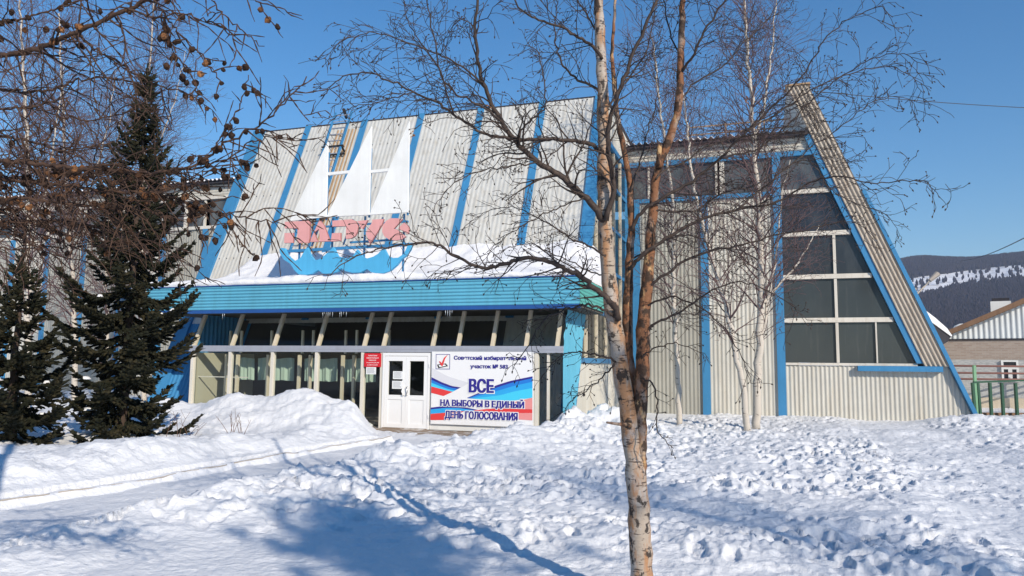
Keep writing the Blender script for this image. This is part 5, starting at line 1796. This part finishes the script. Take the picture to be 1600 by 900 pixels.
zm = pz(575) + .1
for x0_, x1_, a, c in ((wx0, wx1, z1 - .07, z1), (wx0, wx1, z0, z0 + .09), (wx0, wx0 + .09, z0 + .09, z1 - .07), (wx1 - .09, wx1, z0 + .09, z1 - .07), (wx0 + .09, wx1 - .09, zm - .05, zm + .05), ((wx0 + wx1) / 2 - .08, (wx0 + wx1) / 2 + .08, z0 + .09, zm - .05)):
    b.box(x0_, x1_, -0.12, -0.04, a, c)
b.build('frame', M['white'], wn)
b = MB(); b.box(wx0 + .05, wx1 - .05, -0.07, -0.045, z0 + .05, z1 - .05); b.build('pane', M['darkglass'], wn)

# red pipe fence and green railing
FY = 34.0
fz = lambda y, Y=FY, x=1540: at(x, y, Y)[2]
fx = lambda x, Y=FY: at(x, 600, Y)[0]
pf = tag(empty('pipe_fence', (fx(1470), FY, -0.1)), 'fence of three faded red horizontal pipes in front of the house', 'fence')
for y in (572, 583, 592.5):
    b = MB(); b.tube([(0, 0, fz(y) + .1), (9, 0, fz(y) + .1)], 0.045, 8); b.build('pipe', M['red_pipe'], pf, True)
for x in (0.2, 4.6, 8.8):
    b = MB(); b.tube([(x, 0.06, -0.2), (x, 0.06, fz(566) + .1)], 0.05, 8); b.build('fence_post', M['red_pipe'], pf, True)
GY = 30.0
gf = tag(empty('green_railing', (fx(1524, GY), GY, -0.1)), 'green metal railing with a tall pale green end post', 'railing')
gx = lambda x: fx(x, GY) - fx(1524, GY)
gz = lambda y: fz(y, GY) + .1
b = MB(); b.bar((gx(1523.5), 0, -.2), (gx(1523.5), 0, gz(571)), .10, .10); b.build('end_post', M['pale_green'], gf)
for x in (1521, 1529, 1546, 1564.5, 1586, 1610, 1640, 1670):
    b = MB(); b.bar((gx(x) - (.05 if x < 1530 else 0), -0.02, gz(598)), (gx(x), -0.02, -.2), .11, .09); b.build('railing_post', M['green_paint'], gf)
b = MB(); b.bar((gx(1520), -0.03, gz(597.5)), (gx(1680), -0.03, gz(590)), .08, .07); b.build('top_rail', M['green_paint'], gf)
b = MB(); b.box(gx(1534), gx(1690), 0.2, 0.26, -.2, gz(645)); b.build('kick_board', M['woodtrim'], gf)

# snow laden canopy showing past the end slab
SY = 33.0
A0 = at(1487, 528, SY)
sh = tag(empty('side_porch', (A0[0], SY, 0)), 'dark porch roof thick with snow showing behind the leaning end of the hall', 'porch')
pl = lambda x, y: (at(x, y, SY)[0] - A0[0], at(x, y, SY)[2])
b = MB()
b.ext([pl(1487, 526), pl(1482, 534), pl(1470, 541), pl(1400, 541), pl(1400, 500), pl(1455, 503)], lambda a, q, h: (a, h, q), 0.06, 6)
b.build('roof', M['roofdark'], sh)
b = MB()
top = [pl(1487.5, 524), pl(1480, 513), pl(1462, 497), pl(1440, 480), pl(1425, 470), pl(1400, 455)]
bot = [pl(1400, 499.5), pl(1455, 502.5), pl(1486.8, 525.7)]
b.ext(top + bot, lambda a, q, h: (a, h, q), 0.0, 6)
b.build('snow_load', M['roofsnow'], sh)
for x in (1398, 1440):
    for yy in (0.5, 5.5):
        b = MB()
        b.bar((pl(x, 541)[0], yy, -0.1), (pl(x, 541)[0], yy, pl(x, 541)[1] + .01), .12, .12)
        b.build('post', M['navy'], sh)

# floodlight mast, wires
LY = 60.0
m0 = at(1439, 640, LY)
lm = tag(empty('light_mast', (m0[0], LY, -0.1)), 'weathered lattice light mast above the far side of the hall', 'mast')
mt = at(1436, 448, LY)[2]
b = MB(); b.tube([(0, 0, 0), (0, 0, mt)], [.14, .08], 8); b.build('pole', M['concrete'], lm, True)
b = MB(); b.bar((0, 0, mt - .6), (1.3, 0, mt + .7), .12, .12); b.tube([(1.2, 0, mt + .6), (1.9, 0, mt + 1.2)], [.16, .24], 8); b.build('lamp_arm', M['concrete'], lm)
b = MB(); b.box(-.35, .2, -.2, .2, mt - 3.4, mt - 1.8); b.bar((-.6, 0, mt - 1.6), (.6, 0, mt - 1.6), .1, .1); b.bar((-.5, 0, mt - 3), (.7, 0, mt - 2.8), .08, .08); b.build('transformer', M['beige'], lm)
for (a, c, y0, y1, lab, sag, r) in (((1400, 148), (1700, 173), 32, 30, 'thin power line crossing the open sky at the upper right', 0.1, .016),
                                   ((1500, 408), (1640, 352), 60, 24, 'power line slanting up to the right above the wooded hill', 0.25, .022)):
    A_, B_ = at(*a, y0), at(*c, y1)
    if y0 == 32: A_ = W3(11.75, DW + 0.6, 12.95)      # fixed to the top of the leaning end slab
    pts = [A_ + (B_ - A_) * t - np.array([0, 0, sag * math.sin(t * math.pi)]) for t in np.linspace(0, 1, 20)]
    b = MB(); b.tube(pts, r, 5)
    tag(b.build('power_line', M['wire'], None, True), lab, 'wire')

# ------------------------------------------------------------------ the winter air that fades the far hill
b = MB(); b.box(-3620, 3620, -3620, 3620, -9.5, 420)
hz = bpy.data.materials.new('haze')
hz.use_nodes = True
hz.node_tree.nodes.remove(hz.node_tree.nodes['Principled BSDF'])
pv = hz.node_tree.nodes.new('ShaderNodeVolumePrincipled')
pv.inputs['Color'].default_value = (0.66, 0.77, 1.0, 1)
pv.inputs['Density'].default_value = 0.00016
pv.inputs['Anisotropy'].default_value = 0.0
hz.node_tree.links.new(pv.outputs[0], hz.node_tree.nodes['Material Output'].inputs['Volume'])
kind(b.build('haze', hz), 'stuff')
